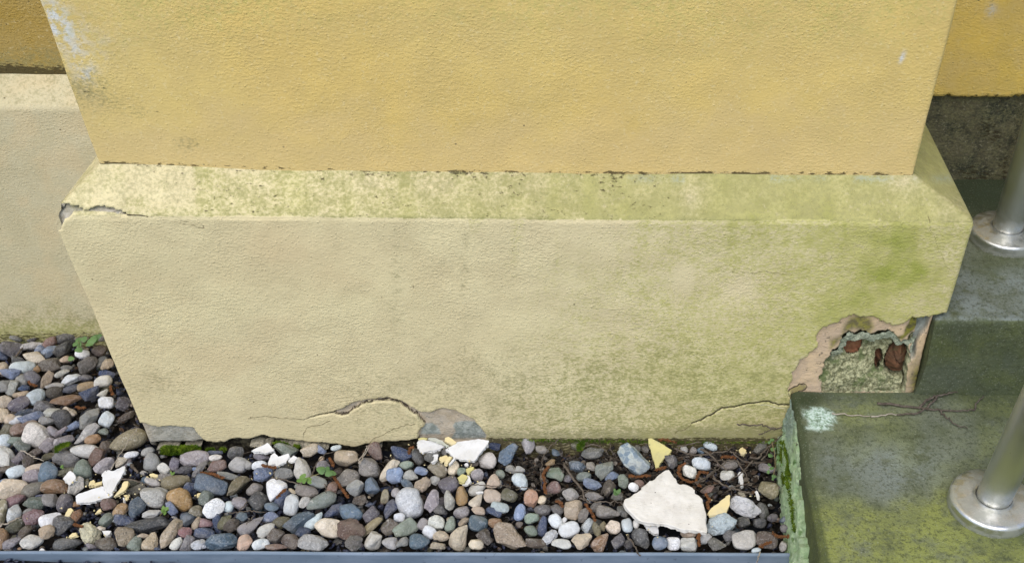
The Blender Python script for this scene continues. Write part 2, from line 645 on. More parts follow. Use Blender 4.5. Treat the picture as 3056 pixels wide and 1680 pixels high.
# ---------------------------------------------------------------- shader helper
class NT:
    def __init__(s, name, rough=.85, spec=.3):
        s.m = bpy.data.materials.new(name); s.m.use_nodes = True; s.t = s.m.node_tree
        s.b = s.t.nodes['Principled BSDF']; s.b.inputs['Roughness'].default_value = rough
        s.b.inputs['Specular IOR Level'].default_value = spec
    def put(s, i, v):
        if isinstance(v, bpy.types.NodeSocket): s.t.links.new(v, i)
        elif hasattr(v, '__len__'): i.default_value = tuple(v)+((1,) if len(i.default_value) == 4 and len(v) == 3 else ())
        else: i.default_value = v
    def n(s, typ, **k):
        x = s.t.nodes.new(typ)
        for a, v in k.items(): setattr(x, a, v)
        return x
    def math(s, op, a, b=0., c=0.):
        x = s.n('ShaderNodeMath', operation=op); s.put(x.inputs[0], a); s.put(x.inputs[1], b); s.put(x.inputs[2], c); return x.outputs[0]
    def mix(s, f, a, b, mode='MIX'):
        x = s.n('ShaderNodeMix', data_type='RGBA', blend_type=mode); s.put(x.inputs[0], f); s.put(x.inputs[6], a); s.put(x.inputs[7], b); return x.outputs[2]
    def attr(s, n, col=False):
        x = s.n('ShaderNodeAttribute', attribute_name=n); return x.outputs[0 if col else 2]
    def co(s, scale=(1, 1, 1), off=None):
        t = s.n('ShaderNodeTexCoord').outputs['Object']
        m = s.n('ShaderNodeMapping'); s.put(m.inputs['Vector'], t); m.inputs['Scale'].default_value = scale
        if off is not None: s.put(m.inputs['Location'], off)
        return m.outputs[0]
    def noise(s, v, sc, det=3, rough=.55, dist=0):
        x = s.n('ShaderNodeTexNoise'); s.put(x.inputs['Vector'], v); x.inputs['Scale'].default_value = sc
        x.inputs['Detail'].default_value = det; x.inputs['Roughness'].default_value = rough; x.inputs['Distortion'].default_value = dist
        return x.outputs[0]
    def vor(s, v, sc, feat='F1', out=0, rnd=1):
        x = s.n('ShaderNodeTexVoronoi', feature=feat); s.put(x.inputs['Vector'], v); x.inputs['Scale'].default_value = sc
        x.inputs['Randomness'].default_value = rnd
        return x.outputs[out]
    def ss(s, v, a, b, lo=0, hi=1):
        x = s.n('ShaderNodeMapRange', interpolation_type='SMOOTHSTEP'); s.put(x.inputs[0], v)
        for i, k in enumerate((a, b, lo, hi)): s.put(x.inputs[i+1], k)
        return x.outputs[0]
    def bump(s, h, dist, strength=1., nrm=None):
        x = s.n('ShaderNodeBump'); s.put(x.inputs['Height'], h); x.inputs['Distance'].default_value = dist; x.inputs['Strength'].default_value = strength
        if nrm is not None: s.put(x.inputs['Normal'], nrm)
        return x.outputs[0]
    def done(s, col, nrm=None, rough=None):
        s.put(s.b.inputs['Base Color'], col)
        if nrm is not None: s.put(s.b.inputs['Normal'], nrm)
        if rough is not None: s.put(s.b.inputs['Roughness'], rough)
        return s.m
# ---------------------------------------------------------------- plaster material, reads the wear fields stored on the mesh
def plaster(name, c1, c2, grain=1.):
    m = NT(name, .88, .25); v = m.co(); vs = m.co((.75, .75, 1))
    big = m.noise(v, 3.2, 4); mid = m.noise(v, 22, 4)
    col = m.mix(m.ss(big, .3, .7), c1, c2)
    col = m.mix(m.math('MULTIPLY', m.ss(mid, .35, .62), .35), col, m.mix(.5, c2, srgb(176, 160, 120)))
    col = m.mix(m.math('MULTIPLY', m.ss(m.noise(v, 240, 2), .55, .8), .25), col, srgb(244, 232, 190))
    # specks
    sp = m.math('LESS_THAN', m.vor(v, 26), .035)
    col = m.mix(m.math('MULTIPLY', sp, .7), col, srgb(70, 60, 40))
    # warm / grey stains
    col = m.mix(m.math('MULTIPLY', m.attr('warm'), .9), col, srgb(214, 190, 146))
    col = m.mix(m.math('MULTIPLY', m.attr('pale'), m.ss(m.noise(v, 90, 4, .7), .38, .6)), col, srgb(214, 216, 214))
    # algae film
    fine = m.noise(vs, 300, 3, .7); med = m.noise(vs, 75, 3)
    al = m.attr('algae')
    thr = m.math('ADD', m.math('MULTIPLY', m.ss(fine, .28, .72), m.math('MULTIPLY_ADD', m.attr('crust'), -.25, .62)), m.math('MULTIPLY', m.ss(med, .3, .7), m.math('MULTIPLY_ADD', m.attr('crust'), -.12, .32)))
    am = m.ss(m.math('SUBTRACT', m.math('MULTIPLY_ADD', al, .95, .02), thr), -.62, .48)
    am = m.math('MULTIPLY', am, m.ss(al, 0., .22))
    ac = m.mix(m.ss(m.noise(v, 45, 3), .35, .7), srgb(186, 182, 110), srgb(170, 168, 92))
    ac = m.mix(m.ss(al, .8, 1.15), ac, srgb(146, 154, 56))
    ac = m.mix(m.math('MULTIPLY', m.ss(fine, .5, .66), .35), ac, srgb(126, 130, 56))
    crust = m.math('MULTIPLY', m.ss(m.noise(v, 170, 3, .7), .585, .64), m.ss(m.noise(v, 16, 3), .42, .62))
    am = m.math('MULTIPLY', am, m.ss(m.math('MULTIPLY', crust, m.attr('crust')), 0, 1, 1, .45))
    col = m.mix(m.math('MULTIPLY', am, .88), col, ac)
    # grey-green grime
    gr = m.attr('grime')
    gm = m.ss(m.math('SUBTRACT', m.math('MULTIPLY_ADD', gr, 1.0, .0), thr), -.45, .42)
    gm = m.math('MULTIPLY', gm, m.ss(gr, 0., .2))
    col = m.mix(m.math('MULTIPLY', gm, .62), col, srgb(132, 128, 90))
    # dark dirt specks / lines, plus the contact shadow painted at the plinth foot
    dk = m.attr('dark'); dn = m.noise(m.co((.35, .35, 1)), 330, 3, .7)
    dm = m.ss(m.math('SUBTRACT', m.math('ADD', dk, .1), dn), -.06, .08)
    col = m.mix(m.math('MULTIPLY', dm, .85), col, srgb(58, 50, 30))
    bl = m.attr('blue')
    col = m.mix(m.math('MULTIPLY', bl, m.ss(fine, .35, .6, 0, .55)), col, srgb(150, 162, 152))
    # exposed render below the paint skin
    jn = m.math('MULTIPLY', m.math('SUBTRACT', m.noise(v, 160, 3), .5), 4.)
    ex = m.ss(m.math('ADD', m.attr('skin'), jn), .9, -.9)
    rc = m.mix(m.ss(m.noise(v, 38, 4), .35, .65), srgb(212, 186, 150), srgb(190, 168, 142))
    rc = m.mix(m.ss(m.noise(v, 70, 4, .7), .6, .7), rc, srgb(108, 98, 82))
    rc = m.mix(m.attr('grey'), rc, m.mix(m.ss(m.noise(v, 110, 4, .7), .35, .65), srgb(128, 134, 126), srgb(168, 172, 164)))
    rc = m.mix(m.attr('moss'), rc, m.mix(m.ss(m.noise(v, 140, 3), .4, .6), srgb(128, 124, 52), srgb(96, 92, 56)))
    rim = m.math('MULTIPLY', m.ss(m.math('ABSOLUTE', m.attr('skin')), 2.4, .4), .75)
    col = m.mix(ex, col, rc)
    dp = m.ss(m.math('ADD', m.attr('deep'), jn), 1.2, -1.2)
    dc = m.mix(m.ss(m.noise(v, 170, 4, .75), .35, .65), srgb(108, 110, 76), srgb(198, 196, 156))
    dc = m.mix(m.ss(m.noise(v, 40, 3), .5, .7), dc, srgb(92, 100, 70))
    col = m.mix(dp, col, dc)
    ck = m.ss(m.math('ADD', m.attr('crack'), m.math('MULTIPLY', jn, .5)), 2.9, 1.3)
    col = m.mix(m.math('MULTIPLY', ck, .93), col, srgb(44, 36, 26))  # dark crack lines; shadow in the slab gap is put into the colour
    hl = m.ss(m.math('ADD', m.attr('hair'), m.math('MULTIPLY', jn, .35)), 2.1, .5)
    col = m.mix(m.math('MULTIPLY', hl, .7), col, srgb(90, 76, 50))
    wl = m.ss(m.attr('white'), 1.9, .7)
    col = m.mix(m.math('MULTIPLY', wl, .9), col, srgb(232, 226, 204))
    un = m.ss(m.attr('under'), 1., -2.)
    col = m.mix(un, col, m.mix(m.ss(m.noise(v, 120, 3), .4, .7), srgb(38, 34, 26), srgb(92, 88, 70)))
    # float marks: short horizontal ridges and sand grains
    h1 = m.noise(m.co((.55, .55, 1)), 370, 2, .5, .3); h2 = m.vor(m.co((.8, .8, 1)), 380); h3 = m.noise(v, 60, 3)
    amp = m.ss(m.noise(v, 9, 3), .3, .7, .45, 1.15)
    grains = m.math('MULTIPLY', m.ss(m.vor(v, 190), .30, .06), .9)
    hh = m.math('ADD', m.math('MULTIPLY', m.ss(h1, .38, .66), m.math('MULTIPLY', amp, .8)), m.math('ADD', m.math('MULTIPLY', h2, -.25), m.math('ADD', m.math('MULTIPLY', h3, .8), grains)))
    n1 = m.bump(hh, .00056*grain, .9)
    hd = m.noise(v, 120, 5, .75)
    n2 = m.bump(m.math('MULTIPLY', m.math('MAXIMUM', dp, m.math('MULTIPLY', ex, .25)), hd), .004, .9, n1)
    return m.done(col, n2)
YEL1, YEL2 = srgb(214, 184, 112), srgb(218, 188, 120)
M_shaft = plaster('pale_yellow_plaster', srgb(216, 192, 122), srgb(219, 190, 114), .6)
M_cream = plaster('cream_plaster', srgb(222, 210, 164), srgb(214, 200, 158), .85)
M_ochre = plaster('ochre_plaster', srgb(166, 140, 70), srgb(158, 134, 70))  # ochre toned down for weathering and the shade on the left wall
M_ochre2 = plaster('lightened_ochre_plaster', srgb(236, 202, 104), srgb(228, 194, 100))  # same ochre lightened in its colour to offset the shade in the recess
M_base = plaster('grey_base_render', srgb(62, 64, 52), srgb(48, 50, 40))
M_cream2 = plaster('cream_plaster_rear', srgb(200, 191, 158), srgb(192, 183, 148), .7)
ATT = ('crust', 'algae', 'grime', 'dark', 'warm', 'pale', 'blue', 'grey', 'moss')
FAR = ('skin', 'deep', 'crack', 'hair', 'white', 'under')
def fields(shape):
    d = {k: np.zeros(shape) for k in ATT}; d.update({k: np.full(shape, 99.) for k in FAR}); return d
YF, YS, YR, YD = 1.064, 1.110, 1.320, 1.431     # plinth front, shaft front, rear plinth, dark recess wall
XL, XR, SX0, SX1 = -.672, .456, -.617, .384
ZC0, ZC1 = .388, .431
R1 = random.Random(5)
# ---- perimeter sheet: left side, rounded corner, front, rounded corner, right side
def perim(xl, xr, yf, yl, yr, r, step):
    pts = []
    for y in np.linspace(yl, yf+r, max(2, int((yl-yf)/.012))): pts.append((xl, y, -1, 0))
    for a in np.linspace(0, 90, 6)[1:]:
        a = math.radians(a); pts.append((xl+r-r*math.cos(a), yf+r-r*math.sin(a), -math.cos(a), -math.sin(a)))
    n = int((xr-xl-2*r)/step)
    for x in np.linspace(xl+r, xr-r, n)[1:]: pts.append((x, yf, 0, -1))
    for a in np.linspace(0, 90, 6)[1:]:
        a = math.radians(a); pts.append((xr-r+r*math.sin(a), yf+r-r*math.cos(a), math.sin(a), -math.cos(a)))
    for y in np.linspace(yf+r, yr, max(2, int((yr-yf)/.006)))[1:]: pts.append((xr, y, 1, 0))
    return np.array(pts)
# ---- plinth of the pilaster with its sloping top
P = perim(XL, XR, YF, YR+.02, YD+.01, .006, .0017)
zz = np.concatenate([np.arange(-.06, ZC0-.0005, .0017), np.linspace(ZC0, ZC1, 22)]); nv, nu = len(zz), len(P)
ins = np.clip((zz-ZC0)/(ZC1-ZC0), 0, 1)*(YS-YF)
# soften the arris
for j in range(nv):
    dz = zz[j]-ZC0
    if abs(dz) < .006: ins[j] += .0012*(1-abs(dz)/.006)
X = P[None, :, 0] + ins[:, None]*np.where(P[None, :, 0] < -.5, 1, np.where(P[None, :, 0] > .4, 1, 0))*0
# inset by scaling the perimeter so that the mitres stay at 45 degrees
cx = (XL+XR)/2
sx = 1-ins[:, None]*(2*(SX0-XL)/(YS-YF)*.5+2*(XR-SX1)/(YS-YF)*.5)/(XR-XL)
Xi = np.where(P[None, :, 0] < cx, 0, 0)
fl = (P[None, :, 0]-XL)/(XR-XL)
X = (XL+ins[:, None]*(SX0-XL)/(YS-YF))*(1-fl) + (XR-ins[:, None]*(XR-SX1)/(YS-YF))*fl
Y = YF + ins[:, None] + (P[None, :, 1]-YF)*(1-ins[:, None]/.3)
Y = np.where(P[None, :, 1] > YF+.05, P[None, :, 1]+0*ins[:, None], Y)
t_ = sst(P[None, :, 1]-YF, .006, .06)
Y = (YF+ins[:, None]+(P[None, :, 1]-YF))*(1-t_) + P[None, :, 1]*t_
Z = np.repeat(zz[:, None], nu, 1)
Z = Z + np.where(Z > ZC0-.004, (fbm(X*9, X*0, 4)-.5)*.0055, 0)
X, Y = np.broadcast_to(X, Z.shape).copy(), np.broadcast_to(Y, Z.shape).copy()
DROP = lambda x: .0068*sst(x, -.60, -.15)-.001*sst(x, 0, .38)
Z = Z-np.clip((Z-ZC0)/(ZC1-ZC0), 0, 1)*DROP(X)
px, py = proj(np.stack([X, Y, Z], -1))
f = fields(Z.shape)
front = np.broadcast_to((P[None, :, 3] < -.3) | ((P[None, :, 0] < XL+.01) & (P[None, :, 1] < YF+.03)), Z.shape)
# spalled corner above the step
skinA = jag(TP('@P', "326 975 338 930 345 900 370 830 400 760 430 700 470 650 540 585 622 540 612 480 622 400 640 370 700 330 770 305 840 280 900 240 980 198 1080 222 1160 228 1230 242 1280 268 1310 292 1360 305 1430 312 1500 290 1540 265 1570 232 1582 196 1590 236 1660 232 1735 230 1770 212 1830 205 2100 190 2100 1120 340 1120 395 1075 345 1030"), 1.7, R1)
deepA = jag(TP('@P', "665 1010 668 900 672 820 700 740 742 650 760 600 776 565 850 520 855 480 890 420 930 380 1060 372 1130 400 1210 400 1290 380 1370 395 1425 440 1470 500 1560 440 1640 410 1660 420 1600 520 1580 600 1600 680 1540 740 1530 860 1510 1010"), 1.8, R1)
greyA = jag(TP('@P', "1735 232 1870 205 1850 330 1800 420 1700 520 1680 620 1640 690 1590 690 1590 560 1640 450 1690 350 1700 290"), 1., R1)
mossA = TP('@P', "1590 236 1735 230 1700 290 1705 340 1640 400 1560 430 1480 480 1430 470 1420 440 1490 420 1520 340 1560 300")
moss2 = TP('@P', "760 480 880 440 900 330 960 250 1060 230 1160 260 1190 350 1150 400 1000 360 900 400 820 520 760 560")
stumpA = jag(TP('@P', "326 975 420 940 480 912 520 945 500 975 430 990 400 1090 345 1030"), 1., R1)
# plaster lost at the foot, left
skinB = jag(TP('@D', "640 470 740 478 800 492 850 512 920 530 1000 545 1080 538 1160 534 1250 530 1350 535 1450 545 1560 553 1620 562 1655 600 1690 660 1730 705 1770 745 1830 785 1880 810 1880 1000 640 1000"), .7, R1)
# band above the loose slab and the hole right of it
skinC = jag(TP('@R', "705 322 770 298 830 268 850 255 920 238 1000 225 1050 215 1110 210 1180 228 1230 250 1275 282 1330 308 1400 322 1440 318 1470 302 1530 292 1590 305 1650 330 1700 352 1745 375 1770 410 1790 430 1815 462 1838 495 1832 540 1330 545 1340 500 1335 470 1352 440 1388 405 1362 380 1330 335 1300 325 1258 290 1225 268 1195 245 1150 236 1100 232 1050 238 1010 240 960 250 915 265 880 290 850 305 820 330 780 342 745 330"), .6, R1)
greyC = TP('@R', "1345 500 1352 440 1390 405 1440 402 1475 425 1500 460 1510 500 1400 500")
greyC2 = TP('@R', "1600 400 1680 388 1760 390 1800 440 1838 495 1830 530 1560 530 1600 470 1580 430")
# chipped corner, top left
skinD = jag(TP('@T', "300 1212 330 1216 355 1212 378 1235 420 1242 470 1250 490 1266 530 1275 550 1260 570 1252 610 1254 640 1255 690 1266 730 1276 755 1290 770 1299 700 1293 640 1290 550 1284 480 1283 440 1282 430 1296 412 1318 385 1330 376 1352 372 1384 345 1388 310 1366 270 1340 260 1225"), .6, R1)
crackD = TP('@T', "740 1292 800 1297 850 1298 895 1306")
crackD2 = TP('@T', "1080 1328 1110 1336 1150 1342 1190 1350 1230 1365")
crackC = jag(TP('@R', "500 375 540 358 600 345 650 335 705 322 780 342 820 330 850 305 880 290 915 265 960 250 1010 240 1100 232 1150 236 1195 245 1225 268 1258 290 1300 325 1330 335 1362 380 1388 405"), .5, R1, False)
hairC = [TP('@R', "100 362 130 352 200 347 300 350 380 358 440 366 500 375"), TP('@R', "500 500 502 470 530 430 600 415 650 400 700 375"), TP('@R', "980 545 1000 520 1060 488 1120 455 1200 425 1270 405 1320 398"),
         TP('@Q', "1500 475 1560 448 1590 430 1620 402"), TP('@S', "2770 640 2776 680 2790 710 2800 745 2815 775 2828 800 2850 812"), TP('@S', "2185 812 2240 815 2290 813 2350 818"), TP('@S', "520 660 580 672 610 680")]
crackE = jag(TP('@Q', "1620 402 1650 392 1700 370 1740 345 1780 328 1810 305 1840 285 1900 280 1960 270 2010 258 2060 252 2120 245 2170 240 2210 252 2250 265 2310 264 2380 268"), .5, R1, False)
whiteE = [(x, y+6) for x, y in TP('@Q', "2120 249 2170 247 2210 260 2250 272 2310 274 2380 278")]
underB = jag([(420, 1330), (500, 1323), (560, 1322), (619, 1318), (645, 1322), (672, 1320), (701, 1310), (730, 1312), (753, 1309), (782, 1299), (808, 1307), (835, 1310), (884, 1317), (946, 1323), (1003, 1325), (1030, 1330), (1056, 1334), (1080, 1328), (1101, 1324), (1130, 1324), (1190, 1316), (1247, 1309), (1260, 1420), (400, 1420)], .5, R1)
fp = front & (px > -200)
def F(fun, *a):
    r = np.full(px.shape, 99.); r[M] = fun(px[M], py[M], *a); return r
BR = [jag(TP('@P', q), .9, R1) for q in ("850 525 900 490 950 462 1030 460 1105 465 1085 500 1075 560 1040 605 970 628 915 618 890 570", "1430 510 1480 490 1520 520 1525 580 1540 640 1535 720 1500 780 1440 810 1370 800 1318 765 1305 700 1330 640 1370 590 1400 545", "1235 600 1275 595 1285 640 1250 700 1240 770 1210 760 1205 700 1215 640")]
M = fp | (px > 2500)
sk = np.minimum.reduce([F(sdf, q) for q in (skinA, skinB, skinC, skinD)])
dA = F(sdf, deepA); dA2 = F(sdf, stumpA)
f['skin'] = sk; f['deep'] = dA
f['moss'] = 0*px
f['grey'] = np.maximum.reduce([sst(-F(sdf, greyA), -3, 4), sst(-F(sdf, greyC), -3, 6), sst(-F(sdf, greyC2), -3, 6), sst(-F(sdf, skinD), -9, 1)*.7, .75*sst(-F(sdf, skinB), -2, 3)*sst(px, 360, 470), .45*sst(-F(sdf, skinC), -2, 3)])
f['moss'] = np.maximum.reduce([sst(-F(sdf, mossA), -3, 6), .9*sst(-F(sdf, moss2), -12, 10), .7*sst(-dA2, -2, 3), blob(px, py, 2760, 1150, 40, 60), blob(px, py, 2490, 1100, 25, 25)*.6, .55*blob(px, py, 230, 625, 60, 14)])
f['crack'] = np.minimum(F(segd, crackE)+1.2*sst(-px, -2130, -2000), np.minimum(F(segd, crackC)+.1+1.0*vn(px/9, py/9, 77), np.minimum(F(segd, crackD), np.abs(dA2)+.4)))
f['hair'] = np.minimum.reduce([F(segd, jag(h, .8, R1, False)) for h in hairC+[crackD2]])
bm = np.minimum.reduce([F(sdf, q) for q in BR])
f['white'] = np.minimum(F(segd, whiteE)+.2, np.where((sk > -1) & (sk < 2.5), 3, 99))
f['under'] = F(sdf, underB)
# relief
depth = .0042*sst(-sk, -1.2, 1.6) + .004*sst(-dA2, -1, 2)*0
rn = fbm(X*55, Z*55, 3)
depth += np.where(sk < 0, (fbm(X*90, Z*90, 9)-.5)*.0015, 0)
terr = np.floor(fbm(X*40, Z*40, 33)*7)/7
depth += sst(-dA, 1, 5)*.055 + .012*sst(-F(sdf, greyA), -2, 6)
und = sst(-f['under'], -1.5, 2); depth += und*(.014+.012*(rn-.5))
slab = F(sdf, jag(TP('@R', "500 375 705 322 780 340 850 303 920 262 1010 237 1100 230 1200 247 1260 292 1330 336 1385 402 1350 440 1335 515 1200 545 1050 550 980 550 870 575 740 552 600 545 500 500"), .3, R1))
depth -= .0016*sst(-slab, -1.5, 2)*sst(px, 880, 1060)
lowE = F(sdf, [(x, y+1) for x, y in crackE]+[(2400, 1330), (2050, 1330)])

depth += .002*sst(-F(segd, crackE), -3, -.5)
depth += .003*sst(-F(segd, crackC), -3, -.5)*sst(px, 900, 960)
depth += (.006+.006*(rn-.5))*sst(-F(sdf, skinD), -2, 6)
wob = (fbm(X*6+40, Z*6, 21)-.5)*.006 + (fbm(X*30, Z*30, 22)-.5)*.0012
nx, ny = np.broadcast_to(P[None, :, 2], Z.shape), np.broadcast_to(P[None, :, 3], Z.shape)
X -= nx*(depth*.6-wob*np.abs(nx)); Y -= ny*(depth-wob)
# the corner below the spall is rounded away
cr = sst(px, 2690, 2800)*sst(-sk, -2, 6); X -= .012*cr; Y += .006*cr
# stains, and a contact shadow painted along the foot
vs_ = vn(px/26, py/300, 31); cham = (Z > ZC0-.001) & (py < 700)
right = sst(px, 1500, 2750); noiseL = fbm(px/170, py/120, 5); n2 = fbm(px/60, py/45, 6)
alg = .60*sst(px+(noiseL-.5)*400+(py-640)*.45, 1550, 2600)*(.8+.4*(n2-.3)) + .30*blob(px, py, 2680, 790, 120, 120)*(.35+1.1*n2) + .24*blob(px, py, 2580, 890, 180, 75, 25)*(.4+.9*n2) + .25*blob(px, py, 2480, 1000, 130, 100) + .2*blob(px, py, 2180, 1130, 300, 60) + .12*blob(px, py, 1850, 1120, 260, 90) + .16*sst(px, 2350, 2700)
alg -= .42*blob(px, py, 2210, 860, 70, 55) + .35*blob(px, py, 2040, 830, 60, 60) + .3*blob(px, py, 2740, 900, 90, 35) + .3*blob(px, py, 2850, 730, 60, 130) + .2*blob(px, py, 2400, 1080, 80, 30)
alg += .22*sst(vs_, .55, .9)*sst(px, 1100, 1500)*sst(-py, -900, -690)
alg += .14*blob(px, py, 2500, 700, 260, 40)
ca = .04+.20*sst(px, 450, 1000) + .34*sst(px, 1300, 2200) - .5*blob(px, py, 2700, 540, 60, 40) + .3*(fbm(px/70, py/50, 8)-.5) + .25*sst(vn(px/55, py/400, 41), .5, .9)
ca += .12*sst(py, 560, 650); ca -= .5*blob(px, py, 2060, 590, 40, 60)+.3*sst(px, 2760, 2830)
f['crust'] = np.where(cham, .5+.5*sst(px, 900, 2000), 0)
f['algae'] = np.clip(np.where(cham, ca, alg), 0, 1.4)*np.where(px > 2740, np.where(cham & (py < 560), 1.1, 1), 1)
f['algae'] = np.where((P[None, :, 3] > -.3) & (px > 2600) & cham, .85-.5*blob(px, py, 2850, 620, 70, 60), f['algae'])
gr = .30*sst(py+(noiseL-.5)*160, 1010, 1150)*sst(px, 380, 1500)*(.6+.6*n2) + .15*blob(px, py, 1900, 1090, 460, 110)*(.8+.4*n2) + .55*sst(py, 1265, 1308)*sst(px, 1250, 1400) + .3*blob(px, py, 480, 1140, 90, 50) + .20*np.maximum(blob(px, py, 1180, 860, 24, 240), blob(px, py, 1385, 800, 18, 220))
gr += .35*blob(px, py, 2150, 1290, 300, 26) + .3*blob(px, py, 1000, 640+0*px, 900, 12)*0
f['grime'] = np.clip(np.where(cham, .45+.40*sst(px, 350, 1400)-.1*right+.4*(fbm(px/60, py/40, 12)-.5), gr), 0, 1.2)*np.where(cham, .52, 1)
f['warm'] = np.clip(.25*sst(noiseL, .45, .75)*sst(-px, -1700, -900)*(~cham) + .3*blob(px, py, 900, 760, 300, 120)*(~cham), 0, 1)
f['dark'] = np.clip(.12*np.exp(-((Z-(ZC1-DROP(X)))/.003)**2)*(.3+n2) + .5*sst(py, 1296, 1312)*sst(px, 1280, 1500)*(px < 2380) + .25*blob(px, py, 480, 560, 200, 60)*0, 0, .6)  # joint dirt, then a contact shadow painted where plinth meets gravel
f['dark'] += np.where(cham, .24*sst(px, 280, 450)*(.6+.8*fbm(px/50, py/30, 14)), 0)*np.where(px > 2000, .4, 1)
f['blue'] = np.where(cham, sst(vn(px/35, 1+0*px, 51), .45, .8)*blob(px, py, px, 534, 1, 12)*sst(px, 1750, 2050), 0)
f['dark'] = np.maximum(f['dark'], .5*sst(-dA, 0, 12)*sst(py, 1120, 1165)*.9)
PIL = empty('pilaster', ((XL+XR)/2, YF, 0))
tag(PIL, 'yellow plastered pilaster on a cream plinth, green with algae towards the stone step', 'pilaster')
def sheet(name, X, Y, Z, f, mat, par):
    V = np.stack([X, Y, Z], -1).reshape(-1, 3)
    o = mesh(name, V, grid(*Z.shape), mat, attrs={k: v.ravel() for k, v in f.items()})
    return child(o, par) if par is not None else o
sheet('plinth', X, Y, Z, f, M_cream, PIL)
# ---- shaft
P = perim(SX0, SX1, YS, YR+.12, YD+.01, .005, .003)
zz = np.concatenate([np.arange(ZC1-.012, .70, .003), np.arange(.72, 3.01, .06)]); nv, nu = len(zz), len(P)
Z = np.repeat(zz[:, None], nu, 1); X = np.broadcast_to(P[None, :, 0], Z.shape).copy(); Y = np.broadcast_to(P[None, :, 1], Z.shape).copy()
px, py = proj(np.stack([X, Y, Z], -1)); f = fields(Z.shape); vis = Z < .7
wob = (fbm(X*5+9, Z*5, 61)-.5)*.006+(fbm(X*30, Z*30, 62)-.5)*.0012
X += np.broadcast_to(P[None, :, 2], Z.shape)*wob; Y += np.broadcast_to(P[None, :, 3], Z.shape)*wob
nn = fbm(px/90, py/60, 71); n3 = fbm(px/25, py/18, 72)
f['pale'] = np.clip(1.15*blob(px, py, 160, 60, 34, 62, 22)+.75*blob(px, py, 215, 130, 40, 110, 20)*(n3*1.3)+.5*blob(px, py, 262, 225, 24, 24)+.3*blob(px, py, 290, 130, 80, 90)*n3+1.1*blob(px, py, 2692, 172, 7, 16, -25)*(X > .2), 0, 1)*vis
f['grime'] = np.clip(.45*blob(px, py, 250, 270, 90, 60)*(.4+nn)+.3*blob(px, py, 400, 340, 60, 22)+.3*blob(px, py, 560, 430, 60, 25)+.25*blob(px, py, 200, 330, 30, 120)+.1*(fbm(px/200, py/150, 75)-.4), 0, 1)*vis
f['dark'] = np.clip(.40*np.exp(-((Z-(ZC1-DROP(X))-.001)/.0034)**2)*(.12+1.3*nn)*np.where(px > 1800, 1.55, 1.05)+.5*blob(px, py, 340, 492, 55, 9)+.33*blob(px, py, 385, 338, 40, 12)*n3*1.4+.3*blob(px, py, 470, 333, 14, 8)+.3*blob(px, py, 570, 425, 16, 10)+.38*blob(px, py, 250, 275, 30, 14)+.25*blob(px, py, 215, 300, 8, 60), 0, .62)*vis
f['warm'] = np.clip(.35*sst(py+(nn-.5)*200, 250, 480), 0, 1)*vis
f['algae'] = np.clip(.16*(fbm(px/260, py/200, 77)-.35)+.10*sst(-py, -260, 0)+.35*blob(px, py, 2770, 470, 30, 60), 0, 1)
sheet('shaft', X, Y, Z, f, M_shaft, PIL)
# bricks and stones laid bare in the spall
def rough_block(P2, Y0, th, seed, sub=3):
    P3 = [ony(x, y, Y0) for x, y in P2]; c = sum(P3)/len(P3); rr = random.Random(seed); V = []; Fc = []; n = len(P3)
    rings = [(1.04, 0), (.98, .75), (.85, .95), (.65, .9), (.4, 1.0)]
    for s_, d_ in rings:
        for p in P3:
            q = c+(p-c)*s_; V.append((q[0]+rr.gauss(0, .0006), Y0-th*d_+rr.gauss(0, .0011), q[2]+rr.gauss(0, .0006)))
    V.append((c[0], Y0-th, c[2]))
    for k in range(len(rings)-1):
        for i in range(n):
            j = (i+1) % n; Fc.append((k*n+i, k*n+j, (k+1)*n+j, (k+1)*n+i))
    for i in range(n): Fc.append(((len(rings)-1)*n+i, (len(rings)-1)*n+(i+1) % n, len(V)-1))
    return V, Fc
def simple(name, c1, c2, sc, b=.003, rough=.85, c3=None, bs=None):
    m = NT(name, rough, .3); v = m.co(); n_ = m.noise(v, sc, 5, .65)
    col = m.mix(m.ss(n_, .35, .65), c1, c2)
    if c3 is not None: col = m.mix(m.ss(m.noise(v, sc*.4, 4, .7), .52, .66), col, c3)
    return m.done(col, m.bump(m.noise(v, bs or sc*1.5, 5, .7), b, 1.))
M_brick_ = simple('old_red_brick', srgb(128, 84, 58), srgb(140, 96, 68), 110, .003, c3=srgb(96, 84, 54))
M_brick2 = simple('brown_brick_stub', srgb(100, 72, 52), srgb(82, 64, 48), 90, .003, c3=srgb(96, 88, 56))
gx_ = np.arange(.29, .425, .0007); gz_ = np.arange(.096, .222, .0007); GX, GZ = np.meshgrid(gx_, gz_)
gpx, gpy = proj(np.stack([GX, np.full(GX.shape, YF+.012), GZ], -1))
da = sdf(gpx, gpy, deepA); b0, b1_, b2_ = [sdf(gpx, gpy, q) for q in BR]
r1 = fbm(GX*45, GZ*45, 201); r2 = fbm(GX*150, GZ*150, 202); r3 = fbm(GX*500, GZ*500, 203, 2)
dd = .011+.013*sst(-gpy, -1140, -1030)+.012*(r1-.5)+.006*(r2-.5)+.0022*(r3-.5)
lip = sst(da+(r2-.5)*14, -15, -9)*sst(-gpy, -1090, -1040); dd = dd*(1-lip)+lip*(.0065+.006*(r2-.5)+.002*(r3-.5))
m0 = sst(-b0, -1, 3); dd = dd*(1-m0)+m0*(.026+.0025*(r2-.5)+.001*(r3-.5))
gap = sst(-b1_, -7, -3)*(1-sst(-b1_, -1, 2)); m1 = sst(-b1_, -1, 2)
dd += gap*.016; dd = dd*(1-m1)+m1*(.024-.012*sst(-b1_, 0, 26)+.003*(r2-.5)+.001*(r3-.5)+.004*(np.abs(np.hypot(gpx-2700, gpy-1060)-30) < 2))
